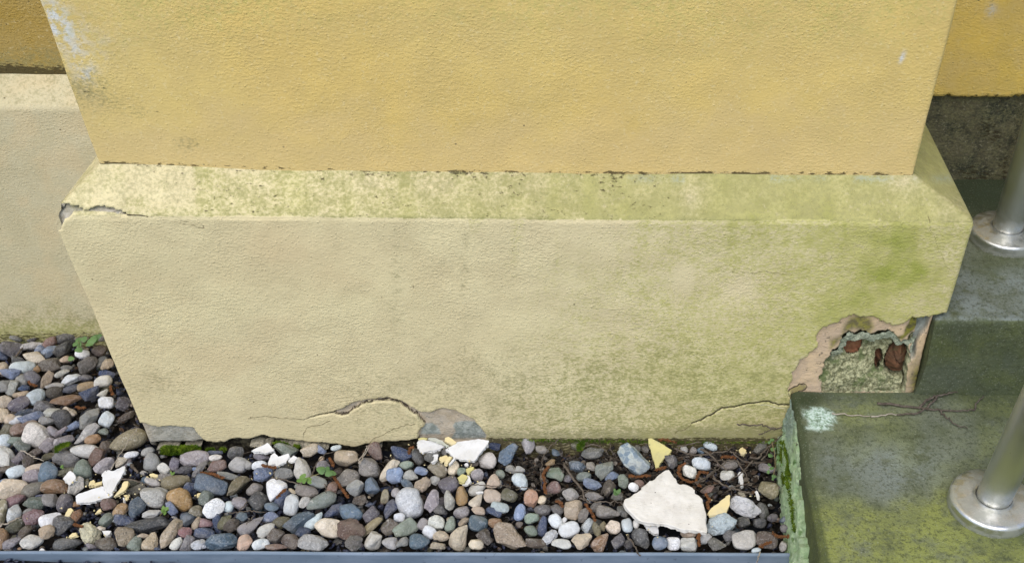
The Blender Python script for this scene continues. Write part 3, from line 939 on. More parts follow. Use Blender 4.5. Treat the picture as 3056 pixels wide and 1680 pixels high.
dd += .018*sst(-b2_, -2, 3)+.012*blob(gpx, gpy, 2256+1480/3.372, 880+440/3.372, 12, 5)
GY = YF+dd
keep = (da < 9)
def sub(mask, name, mat, at=None):
    Fq = grid(*GX.shape); mk = mask.ravel()[Fq].mean(1) > .5; Fq = Fq[mk]; us = np.unique(Fq); mp = np.full(GX.size, -1); mp[us] = np.arange(len(us))
    V = np.stack([GX, GY, GZ], -1).reshape(-1, 3)[us]
    return child(mesh(name, V, mp[Fq], mat, attrs={k: v_.ravel()[us] for k, v_ in (at or {}).items()}), PIL)
m = NT('old_mortar_and_stone', .92, .2); v = m.co()
col = m.mix(m.ss(m.noise(v, 200, 4, .75), .36, .64), srgb(104, 104, 74), srgb(186, 184, 146)); col = m.mix(m.ss(m.noise(v, 60, 4, .6), .50, .66), col, srgb(106, 116, 76))
col = m.mix(m.attr('lipm'), col, m.mix(m.ss(m.noise(v, 120, 4, .7), .4, .6), srgb(124, 134, 118), srgb(160, 166, 146)))
col = m.mix(m.attr('dk'), col, srgb(46, 44, 32))
M_mas = m.done(col, m.bump(m.noise(v, 260, 4, .75), .002, .8))
M_brick = simple('old_red_brick', srgb(120, 80, 56), srgb(140, 96, 68), 120, .002, c3=srgb(120, 92, 60)); M_brick2 = simple('brown_brick_stub', srgb(112, 76, 52), srgb(86, 64, 46), 60, .002, c3=srgb(104, 98, 62))
q0 = keep & (b0 < 0) & (lip < .5); q1 = keep & (b1_ < 0); q2 = keep & (b2_ < 0)
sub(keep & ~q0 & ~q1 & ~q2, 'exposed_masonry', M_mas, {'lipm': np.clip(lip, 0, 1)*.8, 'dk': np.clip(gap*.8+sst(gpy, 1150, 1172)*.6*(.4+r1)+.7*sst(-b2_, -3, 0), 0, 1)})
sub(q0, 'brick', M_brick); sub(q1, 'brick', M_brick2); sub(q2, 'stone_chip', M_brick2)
# broken mortar edge under the plaster, left
M_mortar = simple('broken_mortar', srgb(186, 178, 156), srgb(150, 144, 124), 120, .004, c3=srgb(96, 96, 74))
def ledge(P2, Y0, prot, th, seed):
    rr = random.Random(seed); P3 = [ony(x, y, Y0) for x, y in P2]; n = len(P3)
    V = [(p[0], Y0+.012, p[2]) for p in P3]+[(p[0]+rr.gauss(0, .0006), Y0-prot+rr.gauss(0, .001), p[2]+rr.gauss(0, .0006)) for p in P3]
    Fc = [(i, (i+1) % n, n+(i+1) % n, n+i) for i in range(n)]+[tuple(range(n, 2*n))]
    return V, Fc
led = [TP('@D', "1012 848 1060 835 1160 824 1270 822 1392 828 1395 850 1340 862 1270 880 1180 888 1060 905 1035 880"),
       TP('@D', "1478 838 1560 825 1660 822 1720 812 1785 796 1760 830 1700 850 1600 858 1500 862"),
       TP('@R', "118 524 160 512 200 509 270 520 285 528 240 533 170 530"),
       TP('@R', "335 518 375 511 412 511 470 518 520 522 600 527 650 534 694 545 640 548 560 541 520 535 450 530 360 528"),
       TP('@R', "1000 530 1040 524 1080 530 1060 538 1010 537")]
for k, q in enumerate(led): child(mesh('mortar_edge', *ledge(jag(q, .5, R1), YF+.010, .011, 0, k), M_mortar, smooth=False), PIL)
# ---- rear wall on the left, with its own plinth
HW = empty('house_wall', (-1.0, YR, 0)); tag(HW, 'ochre plastered house wall above a cream plinth behind the left gravel strip', 'wall')
xs = np.arange(-1.75, SX0+.02, .006); zz = np.concatenate([np.arange(-.06, .402, .006), np.linspace(.403, .433, 8)])
X, Z = np.meshgrid(xs, zz); ins = np.clip((Z-.403)/.03, 0, 1)*.042; Y = YR+ins+(fbm(X*6, Z*6, 81)-.5)*.006
px, py = proj(np.stack([X, Y, Z], -1)); f = fields(Z.shape); nn = fbm(px/70, py/60, 82)
cham = Z > .404
f['grime'] = np.clip(.5*sst(py, 860, 960)*(.4+nn)+np.where(cham, .3*nn+.1, 0)+.25*blob(px, py, px, 335, 1, 14)*nn, 0, 1)
f['algae'] = np.clip(.75*sst(py, 940, 1000)*(.4+nn)+.3*blob(px, py, 150, 950, 90, 60)*nn, 0, 1)
f['dark'] = np.clip(.4*sst(py, 970, 1000)+.3*blob(px, py, 155, 955, 30, 14)+np.where(cham, .25*blob(px, py, px, 305, 1, 14)*nn*1.6, 0), 0, .55)
f['warm'] = np.clip(.3*sst(nn, .4, .7), 0, 1)
sheet('plinth', X, Y, Z, f, M_cream2, HW)
zz = np.concatenate([np.arange(.425, .66, .005), np.arange(.68, 3.01, .08)]); X, Z = np.meshgrid(xs, zz)
Y = YR+.042+(fbm(X*6, Z*6, 83)-.5)*.005; px, py = proj(np.stack([X, Y, Z], -1)); f = fields(Z.shape); nn = fbm(px/60, py/40, 84)
f['grime'] = np.clip(.75*sst(py+(nn-.5)*120, 90, 220)+.1*nn, 0, 1); f['dark'] = np.clip(.5*sst(py+(nn-.5)*30, 168, 216)+.12*sst(py, 90, 200), 0, .6)
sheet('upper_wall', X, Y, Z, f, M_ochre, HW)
# ---- recessed wall on the right above the steps
RW = empty('recess_wall', (.9, YD, .24)); tag(RW, 'ochre wall over a dark damp grey base, behind the railing post', 'wall')
xs = np.arange(.36, 1.6, .005); zz = np.arange(.20, .46, .004); X, Z = np.meshgrid(xs, zz)
Y = YD+(fbm(X*14, Z*14, 91)-.5)*.008+(fbm(X*60, Z*60, 92)-.5)*.003; px, py = proj(np.stack([X, Y, Z], -1)); f = fields(Z.shape); nn = fbm(px/40, py/40, 93)
f['grime'] = np.clip(.35*nn+.2, 0, 1); f['dark'] = np.clip(.2*sst(nn, .3, .7)+.25*blob(px, py, 2960, 400, 60, 60)+.2*sst(py, 420, 540), 0, .62)
f['hair'] = np.minimum(segd(px, py, jag([(2985, 290), (2980, 330), (2950, 360), (2945, 420), (2935, 430)], 1, R1, False)), 99)
sheet('base_render', X, Y, Z, f, M_base, RW)
zz = np.concatenate([np.arange(.372, .66, .004), np.arange(.68, 3.01, .08)]); X, Z = np.meshgrid(xs, zz)
edge = .381+(fbm(X*25, 0*X, 94)-.5)*.012
Zr = np.where(Z < .40, np.maximum(Z, edge), Z)
Y = YD-.012+(fbm(X*7, Z*7, 95)-.5)*.005+np.where(Z < edge+.001, .014, 0); Z = Zr
px, py = proj(np.stack([X, Y, Z], -1)); f = fields(Z.shape); nn = fbm(px/40, py/40, 96)
f['dark'] = np.clip(.42*sst(py, 262, 292)*(.5+nn)+.45*blob(px, py, 3030, 255, 60, 20)*nn+.3*blob(px, py, 2960, 20, 22, 30)*n3.mean()*2, 0, .62)
f['hair'] = np.minimum(segd(px, py, jag([(2880, 60), (2900, 52), (2935, 25), (2960, 10), (2975, -20)], 1, R1, False)), segd(px, py, jag([(2935, 60), (2965, 45), (2975, 20)], 1, R1, False)))
f['pale'] = .7*blob(px, py, 2958, 30, 14, 18)*(Z < .7)
f['warm'] = .2*sst(nn, .4, .7)
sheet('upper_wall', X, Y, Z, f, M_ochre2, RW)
def box(x0, x1, y0, y1, z0, z1, mat, name, par=None, bev=.004, seg=2):
    V = [(x, y, z) for x in (x0, x1) for y in (y0, y1) for z in (z0, z1)]
    Fc = [(0, 1, 3, 2), (4, 6, 7, 5), (0, 4, 5, 1), (2, 3, 7, 6), (0, 2, 6, 4), (1, 5, 7, 3)]
    o = mesh(name, V, Fc, mat, smooth=False); b = o.modifiers.new('b', 'BEVEL'); b.width = bev; b.segments = seg
    return child(o, par) if par is not None else o
# ---------------------------------------------------------------- steps
def stone_mat(name):
    m = NT(name, .8, .35); v = m.co(); P_ = m.n('ShaderNodeTexCoord').outputs['Object']
    n1 = m.noise(v, 9, 5, .6); n2_ = m.noise(v, 40, 5, .7); n3_ = m.noise(v, 260, 3, .7)
    col = m.mix(m.ss(n1, .38, .62), srgb(84, 90, 62), srgb(106, 111, 94))
    col = m.mix(m.math('MULTIPLY', m.attr('bluish'), m.ss(n2_, .3, .6)), col, srgb(124, 132, 126))
    col = m.mix(m.math('MULTIPLY', m.attr('lime'), m.ss(n2_, .25, .6)), col, srgb(132, 138, 74))
    col = m.mix(m.math('MULTIPLY', m.attr('drab'), m.ss(n1, .2, .6, .6, 1)), col, srgb(52, 62, 36))  # dark olive tint: back edges, cheek, riser and round the front post
    col = m.mix(m.math('MULTIPLY', m.attr('mint'), m.ss(n2_, .25, .45)), col, m.mix(m.ss(n3_, .4, .6), srgb(196, 212, 202), srgb(150, 176, 150)))
    col = m.mix(m.math('MULTIPLY', m.ss(m.vor(v, 40), .05, .01), .3), col, srgb(160, 164, 150))
    col = m.mix(m.math('MULTIPLY', m.ss(m.noise(v, 130, 4, .75), .5, .62), .45), col, srgb(62, 66, 42))
    col = m.mix(m.math('MULTIPLY', m.ss(n3_, .50, .68), .45), col, srgb(60, 66, 42))
    col = m.mix(m.math('MULTIPLY', m.ss(m.noise(v, 420, 2), .60, .70), .3), col, srgb(160, 164, 146))
    h = m.math('ADD', m.math('MULTIPLY', n3_, .6), m.math('ADD', m.math('MULTIPLY', n2_, 1.2), m.math('MULTIPLY', m.vor(v, 300), .4)))
    return m.done(col, m.bump(h, .0014, .8))
M_step = stone_mat('mossy_concrete')
ST = empty('entrance_steps', (.9, .9, 0)); tag(ST, 'two mossy grey-green concrete steps carrying the steel railing posts', 'steps')
def step(name, x0, x1, y0, y1, z0, z1, lime=True, cut=False):
    # lidded sheet: front, rounded nosing, tread; left cheek as a second strip
    r = .008; prof = []
    for z in np.arange(z0, z1-r, .006): prof.append((y0, z))
    for a in np.linspace(0, 90, 6): a = math.radians(a); prof.append((y0+r-r*math.cos(a), z1-r+r*math.sin(a)))
    for y in np.arange(y0+r+.004, y1+.003, .005): prof.append((y, z1))
    prof = np.array(prof); xs = []
    for a in np.linspace(0, 90, 6)[::-1]: xs.append((x0+.007-.007*math.sin(math.radians(a)), .007-.007*math.cos(math.radians(a))))
    xs = sorted(xs); XS = [(x, -d) for x, d in xs]+[(x, 0) for x in np.arange(x0+.012, x1, .006)]
    side = [(x0, -d) for d in np.arange(.013, z1-z0+.02, .006)][::-1]
    XS = np.array(side+XS)
    U = XS[None, :, 0]; D = XS[None, :, 1]; PY, PZ = prof[:, 0][:, None], prof[:, 1][:, None]
    X = np.broadcast_to(U, (len(prof), len(XS))).copy(); Y = np.broadcast_to(PY, X.shape).copy(); Z = np.broadcast_to(PZ, X.shape)+0
    Z = np.maximum(Z+D, z0) if True else Z
    taper = (.012 if cut else 0)*(1-(np.clip(Y, y0, y1)-y0)/(y1-y0))
    X = X - taper*(X < x0+.02)
    n_ = (fbm(X*18, Y*18+Z*18, 101)-.5)
    top = np.broadcast_to(PZ >= z1-.001, X.shape) & (X > x0+.005)
    Z = Z+np.where(top, n_*.004, 0); X = X-np.where(X < x0+.01, n_*.008, 0); Y = Y-np.where(~top & (X > x0+.01), n_*.005, 0)
    px, py = proj(np.stack([X, Y, Z], -1)); nn = fbm(px/70, py/70, 103); nb = fbm(px/150, py/120, 104)
    a = {}
    if lime:
        a['lime'] = np.clip(sst(py+(nb-.5)*260-.15*(px-2500), 1390, 1560)+.5*blob(px, py, 2880, 1330, 130, 70)*nn+.3*sst(nb, .4, .6)+.3*blob(px, py, 2550, 1240, 90, 60), 0, 1)
        a['bluish'] = np.clip(1.1*blob(px, py, 2700, 1390, 210, 95)*(.3+nn)+.5*blob(px, py, 2480, 1420, 40, 140)*nn, 0, 1)
        a['mint'] = np.clip(1.6*sst(-sdf(px, py, jag([(2402, 1222), (2440, 1218), (2470, 1222), (2495, 1243), (2500, 1262), (2480, 1282), (2440, 1287), (2405, 1280)], 2, R1)), -6, 8), 0, 1)
        a['drab'] = np.clip(.9*blob(px, py, 2400, 1200, 60, 30)+.5*sst(-py, -1215, -1180)+.8*(X < x0+.004)+1.0*np.exp(-((X-.512)**2+(Y-.842)**2)/.058**2)*(py > 1300), 0, 1)
    else:
        a['lime'] = np.clip(1.2*(nn-.3)*(py > 955), 0, 1); a['bluish'] = np.clip(.95*sst(py, 760, 860)*(py < 958)*(.4+nn)-.5*blob(px, py, 2990, 900, 60, 40), 0, 1)
        a['mint'] = 0*X; a['drab'] = np.clip(.55*(py > 955)+.9*sst(-py, -700, -600), 0, 1)
    o = mesh(name, np.stack([X, Y, Z], -1).reshape(-1, 3), grid(*X.shape)[:, ::-1], M_step, attrs={k: v.ravel() for k, v in a.items()})
    return child(o, ST)
step('lower_step', .272, 1.7, .70, YF+.004, -.05, .109, True, True)
step('upper_step', XR-.012, 1.7, YF-.001, YD+.02, .06, .240, False)
M_conc = simple('door_jamb_stone', srgb(112, 114, 100), srgb(92, 96, 80), 60, .003)
J = box(.648, 1.05, 1.398, 1.62, .232, 2.2, M_conc, 'door_jamb'); child(J, RW)
# mint coloured render skirt on the cheek of the lower step
m = NT('pale_green_render', .9, .2); v = m.co(); n_ = m.noise(v, 28, 4, .7)
col = m.mix(m.ss(m.noise(v, 90, 4, .7), .35, .65), srgb(206, 226, 184), srgb(176, 206, 152))
col = m.mix(m.ss(n_, .62, .68), col, srgb(98, 102, 76)); col = m.mix(m.attr('hi'), col, srgb(150, 166, 158))
col = m.mix(m.ss(m.noise(v, 45, 3), .62, .74), col, srgb(104, 140, 76))
M_mint = m.done(col, m.bump(m.noise(v, 150, 5, .8), .008, 1.))
vv = np.linspace(0, 1, 90); ys = np.arange(.735, YF, .0016); VV, YY = np.meshgrid(vv, ys)
top = .104-.050*sst(-YY, -1.0, -.80)+.012*(vn(YY*22, 0*YY, 5)-.5)+.009*(vn(YY*80, 0*YY, 6)-.5)+.006*(vn(YY*230, 0*YY, 8)-.5)
top = np.minimum(top, .107)
Zs = -.02+VV*(top+.02)
body = .272-.012*(1-(YY-.70)/(YF+.004-.70))
out = (.0115+.004*sst(-YY, -.88, -.80))*(1-sst(Zs, -.01, .11)*.75)+.0015*(fbm(YY*20, Zs*25, 111)-.3)+.0042*(fbm(YY*150, Zs*170, 112, 3)-.4)-.005*sst(fbm(YY*45, Zs*60, 113), .56, .66)
Xs = body-np.maximum(out, .0015); Xs = np.where(VV > .97, body+.004, Xs)
o = mesh('render_skirt', np.stack([Xs, YY, Zs], -1).reshape(-1, 3), grid(*Xs.shape), M_mint, attrs={'hi': (sst(VV, .45, .75)*sst(YY, .97, 1.03)*.8).ravel()}); child(o, ST)
# ---------------------------------------------------------------- railing posts
m = NT('brushed_steel', .3, .5); m.b.inputs['Metallic'].default_value = 1
v = m.co((1, 1, .02)); vt = m.co((1, 1, 1)); n_ = m.noise(v, 900, 2)
m.put(m.b.inputs['Roughness'], m.ss(m.noise(vt, 30, 3), .3, .8, .34, .48)); m.b.inputs['Anisotropic'].default_value = .5
spot = m.ss(m.noise(vt, 210, 3), .70, .78)
sx_ = m.n('ShaderNodeSeparateXYZ'); m.put(sx_.inputs[0], vt)
low = m.math('MULTIPLY', m.ss(sx_.outputs[2], .075, .012), m.ss(m.noise(vt, 55, 4, .7), .40, .62))
rim_ = m.math('MULTIPLY', m.ss(sx_.outputs[2], .014, .002), .85); low = m.math('MAXIMUM', m.math('MULTIPLY', low, .5), m.math('MULTIPLY', rim_, m.ss(m.noise(vt, 80, 4, .7), .3, .55)))
m.put(m.b.inputs['Metallic'], m.ss(low, 0, .8, 1, .2))
M_steel = m.done(m.mix(low, m.mix(m.math('MULTIPLY', spot, .6), srgb(214, 214, 210), srgb(96, 98, 84)), srgb(92, 98, 66)), m.bump(n_, .0002, .25))
def lathe(prof, n=72):
    V = []; F_ = []
    for r, z in prof:
        for k in range(n): q = 2*math.pi*k/n; V.append((r*math.cos(q), r*math.sin(q), z))
    for i in range(len(prof)-1):
        for k in range(n): F_.append((i*n+k, i*n+(k+1) % n, (i+1)*n+(k+1) % n, (i+1)*n+k))
    return V, F_
def post(x, y, z, lx, ly, label):
    e = empty('railing_post', (x, y, z)); tag(e, label, 'railing post', 'steel railing posts on the steps')
    fl = [(.052, -.004), (.0525, .001), (.0525, .0145), (.0518, .0172), (.0495, .0188), (.0465, .0196), (.036, .0215), (.027, .0225), (.0235, .0227), (.0218, .0218), (.0214, .018)]
    o = mesh('flange', *lathe(fl, 96), M_steel); o.parent = e
    pr = [(.0212, z_) for z_ in np.linspace(0, .95, 24)]+[(.020, .952), (.001, .953)]
    V, F_ = lathe(pr, 64); V = [(a+lx*c, b+ly*c, c+.012) for a, b, c in V]
    o = mesh('pole', V, F_, M_steel); o.parent = e
    return e
p1 = onz(2965, 1483, .127); post(p1[0], p1[1], .107, .035, -.01, 'brushed steel railing post nearest the camera, on the lower mossy step')
p2 = onz(3007, 680, .258); post(p2[0], p2[1], .238, -.02, 0, 'brushed steel railing post at the back, on the upper step beside the plinth corner')
# ---------------------------------------------------------------- ground, edging
m = NT('dark_soil', .95, .15); v = m.co(); n_ = m.noise(v, 60, 5, .7)
col = m.mix(m.ss(n_, .35, .65), srgb(24, 22, 21), srgb(50, 44, 38)); col = m.mix(m.ss(m.noise(v, 22, 3), .5, .62), col, srgb(34, 37, 44))
M_soil = m.done(col, m.bump(m.noise(v, 200, 4, .7), .006, 1))
m = NT('garden_ground', .95, .1); v = m.co(); M_far = m.done(m.mix(m.ss(m.noise(v, 1.2, 5), .4, .6), srgb(84, 92, 58), srgb(100, 94, 78)), m.bump(m.noise(v, 30, 4), .02, 1))
V = [(-60, -60, -.075), (60, -60, -.075), (60, 60, -.075), (-60, 60, -.075)]
tag(mesh('ground', V, [(0, 1, 2, 3)], M_far, smooth=False), kind='structure')
xs = np.arange(-1.8, .30, .006); ys = np.arange(.3, 1.34, .006); X, Y = np.meshgrid(xs, ys)
rise = .016*sst(X, -.12, .1)*sst(Y, .93, 1.06)
Z = -.033+(fbm(X*30, Y*30, 121)-.5)*.012+rise+.006*sst(Y, 1.03, 1.06)
OUTZ = lambda x: -.008-.014*sst(x, -.9, -.3)-.016*sst(x, -.3, .25)
Z = np.where(Y < .862, OUTZ(X)-.003+(fbm(X*25, Y*25, 122)-.5)*.004, Z)
tag(mesh('soil_bed', np.stack([X, Y, Z], -1).reshape(-1, 3), grid(*X.shape), M_soil), kind='structure')
def soilz(x, y): return -.032+.016*float(sst(np.array(x), -.12, .1)*sst(np.array(y), .93, 1.06))+.006*float(sst(np.array(y), 1.03, 1.06))
m = NT('weathered_zinc', .5, .5); m.b.inputs['Metallic'].default_value = .15; v = m.co((1, 4, 4)); vv_ = m.co()
col = m.mix(m.ss(m.noise(v, 14, 5, .6), .35, .7), srgb(116, 132, 148), srgb(136, 150, 166)); col = m.mix(m.ss(m.noise(vv_, 120, 4, .7), .62, .7), col, srgb(96, 108, 122))
M_zinc = m.done(col, m.bump(m.noise(vv_, 80, 3), .0006, .6), m.ss(m.noise(vv_, 25, 3), .3, .7, .42, .6))
eL = onz(0, 1641, .004); eR = onz(2357, 1648, .004); sl = (eR[1]-eL[1])/(eR[0]-eL[0])
x0, x1 = -1.75, eR[0]; V = []; F_ = []
prof = [(0, -.06), (0, .0025), (-.0006, .0038), (-.0022, .0044), (-.0042, .0038), (-.005, .0022), (-.0053, -.06)]
for x in np.linspace(x0, x1, 40):
    yb = eL[1]+(x-eL[0])*sl; dz = .0006*math.sin(x*9)+.0004*math.sin(x*23)
    for a, b in prof: V.append((x, yb+a, b+dz))
n = len(prof)
for i in range(39):
    for k in range(n-1): F_.append((i*n+k, i*n+k+1, (i+1)*n+k+1, (i+1)*n+k))
F_.append(tuple(39*n+k for k in range(n)))
ed = mesh('metal_edging', V, F_, M_zinc, smooth=False); tag(ed, 'thin blue-grey zinc edging strip holding back the pebble bed', 'edging')
def edgeY(x): return eL[1]+(x-eL[0])*sl
# ---------------------------------------------------------------- stones
def ico(sub):
    t = (1+5**.5)/2; V = [(-1, t, 0), (1, t, 0), (-1, -t, 0), (1, -t, 0), (0, -1, t), (0, 1, t), (0, -1, -t), (0, 1, -t), (t, 0, -1), (t, 0, 1), (-t, 0, -1), (-t, 0, 1)]
    F_ = [(0, 11, 5), (0, 5, 1), (0, 1, 7), (0, 7, 10), (0, 10, 11), (1, 5, 9), (5, 11, 4), (11, 10, 2), (10, 7, 6), (7, 1, 8), (3, 9, 4), (3, 4, 2), (3, 2, 6), (3, 6, 8), (3, 8, 9), (4, 9, 5), (2, 4, 11), (6, 2, 10), (8, 6, 7), (9, 8, 1)]
    V = [np.array(v)/np.linalg.norm(v) for v in V]
    for _ in range(sub):
        c = {}; G = []
        def mid(a, b):
            k = (min(a, b), max(a, b))
            if k not in c: q = V[a]+V[b]; V.append(q/np.linalg.norm(q)); c[k] = len(V)-1
            return c[k]
        for a, b, d in F_:
            x, y, z = mid(a, b), mid(b, d), mid(d, a); G += [(a, x, z), (b, y, x), (d, z, y), (x, y, z)]
        F_ = G
    return np.array(V), np.array(F_)
ICO = {k: ico(k) for k in (1, 2, 3, 4)}
def stone(shape, seed, sub, smooth_=False):
    D, F_ = ICO[sub]; r = np.random.RandomState(seed); R = np.ones(len(D))
    def lump(amp, k):
        o = 0
        for _ in range(5):
            a = r.normal(size=3)*k; o = o+np.sin(D@a+r.uniform(0, 6.3))
        return amp*o/2.2
    p = {'o': r.uniform(2.15, 3.0), 'e': 2.2, 't': 2.8, 'q': 3.4, 'a': 3.4, 'r': 2.6}[shape]
    R = (np.abs(D)**p).sum(1)**(-1/p)
    if shape == 'a':
        H = np.full((len(D), 1), 1.3); N = r.normal(size=(15, 3)); N /= np.linalg.norm(N, axis=1)[:, None]
        h = r.uniform(.60, .92, 15); q = h[None]/np.maximum(D@N.T, .05); q = np.c_[q, 1.15*R]
        k = 34.; R = -np.log(np.exp(-k*q).sum(1))/k
    if shape in 'qt':
        N = r.normal(size=(9, 3)); N /= np.linalg.norm(N, axis=1)[:, None]; h = r.uniform(.78, 1.0, 9)
        q = np.c_[h[None]/np.maximum(D@N.T, .05), R]; k = 18.; R = -np.log(np.exp(-k*q).sum(1))/k
    if shape in 'or' and not smooth_:
        N = r.normal(size=(11, 3)); N /= np.linalg.norm(N, axis=1)[:, None]; h = r.uniform(.68, 1.0, 11)
        q = np.c_[h[None]/np.maximum(D@N.T, .05), R]; k = r.uniform(14, 30); R = -np.log(np.exp(-k*q).sum(1))/k
    R = R*(1+lump(.06, 1.8)+lump(.03, 4)+lump(.009, 11))
    if shape in 'ra': R = R*(1+lump(.05 if shape == 'r' else .015, 4)+lump(.03 if shape == 'r' else .008, 9))
    V = D*R[:, None]
    if shape in 'et':
        k = .28 if shape == 'e' else .5; V[:, 1:] *= (1-k*V[:, :1]); V[:, 2] *= .95
    lo, hi = V.min(0), V.max(0); V = (V-(lo+hi)/2)/((hi-lo)/2)
    return V, F_
COL = {'K': ((58, 58, 61), 'charcoal'), 'N': ((54, 68, 96), 'navy blue'), 'Z': ((90, 108, 122), 'slate blue'), 'B': ((130, 144, 168), 'pale blue-grey'),
 'G': ((152, 150, 145), 'grey'), 'S': ((90, 89, 88), 'dark grey'), 'L': ((208, 204, 194), 'light grey'), 'W': ((230, 232, 232), 'white'),
 'V': ((200, 210, 211), 'bluish white'), 'T': ((186, 168, 144), 'tan'), 'C': ((226, 210, 182), 'cream'), 'D': ((130, 124, 115), 'grey-brown'),
 'R': ((124, 98, 86), 'reddish brown'), 'U': ((90, 77, 66), 'dark brown'), 'O': ((156, 118, 84), 'orange-brown'), 'F': ((192, 156, 130), 'peach'),
 'Y': ((160, 130, 88), 'ochre'), 'E': ((126, 136, 122), 'grey-green'), 'H': ((92, 88, 64), 'dark olive'), 'J': ((140, 130, 102), 'olive tan'),
 'M': ((156, 148, 149), 'mauve'), 'P': ((94, 90, 96), 'purple-grey'), 'Q': ((146, 112, 113), 'rose')}
PAT = {'.': '', 's': 'speckled', 'v': 'veined', 'm': 'mottled', 'r': 'pitted', 'c': 'conglomerate'}
SHP = {'o': 'oval', 'e': 'egg-shaped', 't': 'three-cornered', 'q': 'blocky', 'a': 'angular', 'r': 'lumpy'}
m = NT('pebble_stone', .55, .5)
oi = m.n('ShaderNodeObjectInfo').outputs['Random']; cx_ = m.n('ShaderNodeCombineXYZ'); m.put(cx_.inputs[0], m.math('MULTIPLY', oi, 37.)); m.put(cx_.inputs[1], m.math('MULTIPLY', oi, 91.))
v = m.co((1, 1, 1), cx_.outputs[0]); base = m.attr('col', True)
nA = m.noise(v, 85, 5, .68); nB = m.noise(v, 420, 3, .7); nC = m.noise(v, 160, 4, .7, 1.2)
col = m.mix(m.ss(nA, .35, .68), base, m.mix(.33, base, srgb(92, 90, 86)))
col = m.mix(m.math('MULTIPLY', m.ss(m.noise(v, 190, 4, .75), .5, .66), .38), col, m.mix(.5, base, srgb(58, 56, 56)))
col = m.mix(m.math('MULTIPLY', m.ss(nB, .48, .66), .42), col, m.mix(.5, base, srgb(226, 222, 214)))
sp = m.attr('spk'); vo = m.vor(v, 520, out=1)
col = m.mix(m.math('MULTIPLY', sp, m.ss(nB, .50, .58)), col, m.mix(.4, base, srgb(38, 36, 36)))
col = m.mix(m.math('MULTIPLY', sp, m.ss(m.noise(v, 330, 2), .60, .66)), col, m.mix(.25, base, srgb(226, 222, 214)))
ve = m.attr('vein'); wv = m.math('ABSOLUTE', m.math('SUBTRACT', m.noise(v, 55, 4, .6, 1.5), .5))
col = m.mix(m.math('MULTIPLY', ve, m.ss(wv, .035, .008)), col, m.mix(.25, base, srgb(230, 228, 224)))
wv2 = m.math('ABSOLUTE', m.math('SUBTRACT', m.noise(v, 80, 4, .6, 2.), .53))
col = m.mix(m.math('MULTIPLY', m.math('MULTIPLY', ve, .7), m.ss(wv2, .02, .004)), col, m.mix(.3, base, srgb(70, 60, 50)))
mo = m.attr('mot'); col = m.mix(m.math('MULTIPLY', mo, m.ss(nC, .52, .60)), col, m.mix(.35, base, srgb(84, 88, 62)))
col = m.mix(m.math('MULTIPLY', mo, m.ss(m.noise(v, 95, 3, .6), .60, .68)), col, m.mix(.45, base, srgb(214, 210, 200)))
cg = m.attr('cong'); vc = m.vor(v, 130, out=1); bw = m.n('ShaderNodeRGBToBW'); m.put(bw.inputs[0], vc)
edge_ = m.vor(v, 130, 'DISTANCE_TO_EDGE')
clast = m.mix(m.ss(bw.outputs[0], .35, .6), srgb(190, 196, 190), srgb(128, 144, 156))
col = m.mix(m.math('MULTIPLY', cg, m.ss(edge_, .03, .07)), col, clast)
rg = m.attr('rgh')
big_ = m.noise(v, 38, 3, .5)
col = m.mix(m.ss(big_, .52, .68, 0, .5), col, m.mix(.5, base, srgb(168, 160, 146)))
col = m.mix(m.ss(m.noise(v, 30, 4, .6), .56, .72, 0, .45), col, m.mix(.45, base, srgb(70, 62, 52)))
n1 = m.bump(m.math('ADD', nA, m.math('MULTIPLY', nB, .35)), .0025, .8)
n2_ = m.bump(m.math('MULTIPLY', rg, m.math('ADD', m.math('MULTIPLY', nC, 1.), m.math('MULTIPLY', nB, .6))), .004, 1., n1)
M_peb = m.done(col, n2_, m.ss(nA, .3, .8, .36, .62))
rows = []; t = None
for ln in PEB.strip().split('\n'):
    q = ln.split()
    if ln[0] == '@': t = (float(q[0][1:]), float(q[1]), float(q[2])); continue
    x, y, a, b, g = map(float, q[:5]); rows.append(dict(x=t[0]+x/t[2], y=t[1]+y/t[2], w=a/t[2], h=b/t[2], g=g, c=q[5], p=q[6], s=q[7]))
rows.sort(key=lambda r: -r['w']*r['h'])
RP = np.random.RandomState(11)
def pebble_geo(r, i, sub):
    V, F_ = stone(r['s'], 100+i, sub, r['c'] in 'WV' and r['s'] == 'o')
    zc = .003+RP.uniform(-.003, .004)+.35*r.get('lift', 0)
    if r['y'] < 1480 and r['x'] > 1500: zc += .005
    if r['c'] in 'KNSH': zc -= .004
    c0 = onz(r['x'], r['y'], zc); d = np.linalg.norm(c0-CAM); k = d/FOC/max(.2, 1)
    # image-plane directions at the stone, leaned back towards the ground
    vw = (c0-CAM)/d; rt = CR-vw*(CR@vw); rt /= np.linalg.norm(rt); up = np.cross(rt, vw)
    lean = math.radians(RP.uniform(2, 22)); up2 = up*math.cos(lean)+vw*math.sin(lean)*(1 if (up@vw) == (up@vw) else 1)
    a = math.radians(r['g']); e1 = rt*math.cos(a)+up2*math.sin(a); e2 = -rt*math.sin(a)+up2*math.cos(a); e3 = np.cross(e1, e2)
    cosx = FW@vw; A = r['w']/2*k*.985; B = r['h']/2*k*.975; A *= cosx**0; T = B*RP.uniform(.62, .85) if r['w'] > r['h']*1.3 else B*RP.uniform(.55, .75)
    W = (V[:, :1]*A)*e1+(V[:, 1:2]*B)*e2+(V[:, 2:]*T)*e3
    low = -W[:, 2].min(); zc2 = max(zc, low-.024)       # big stones sit higher, resting on the bed
    c = onz(r['x'], r['y'], min(zc2, .02))
    return W, F_, c
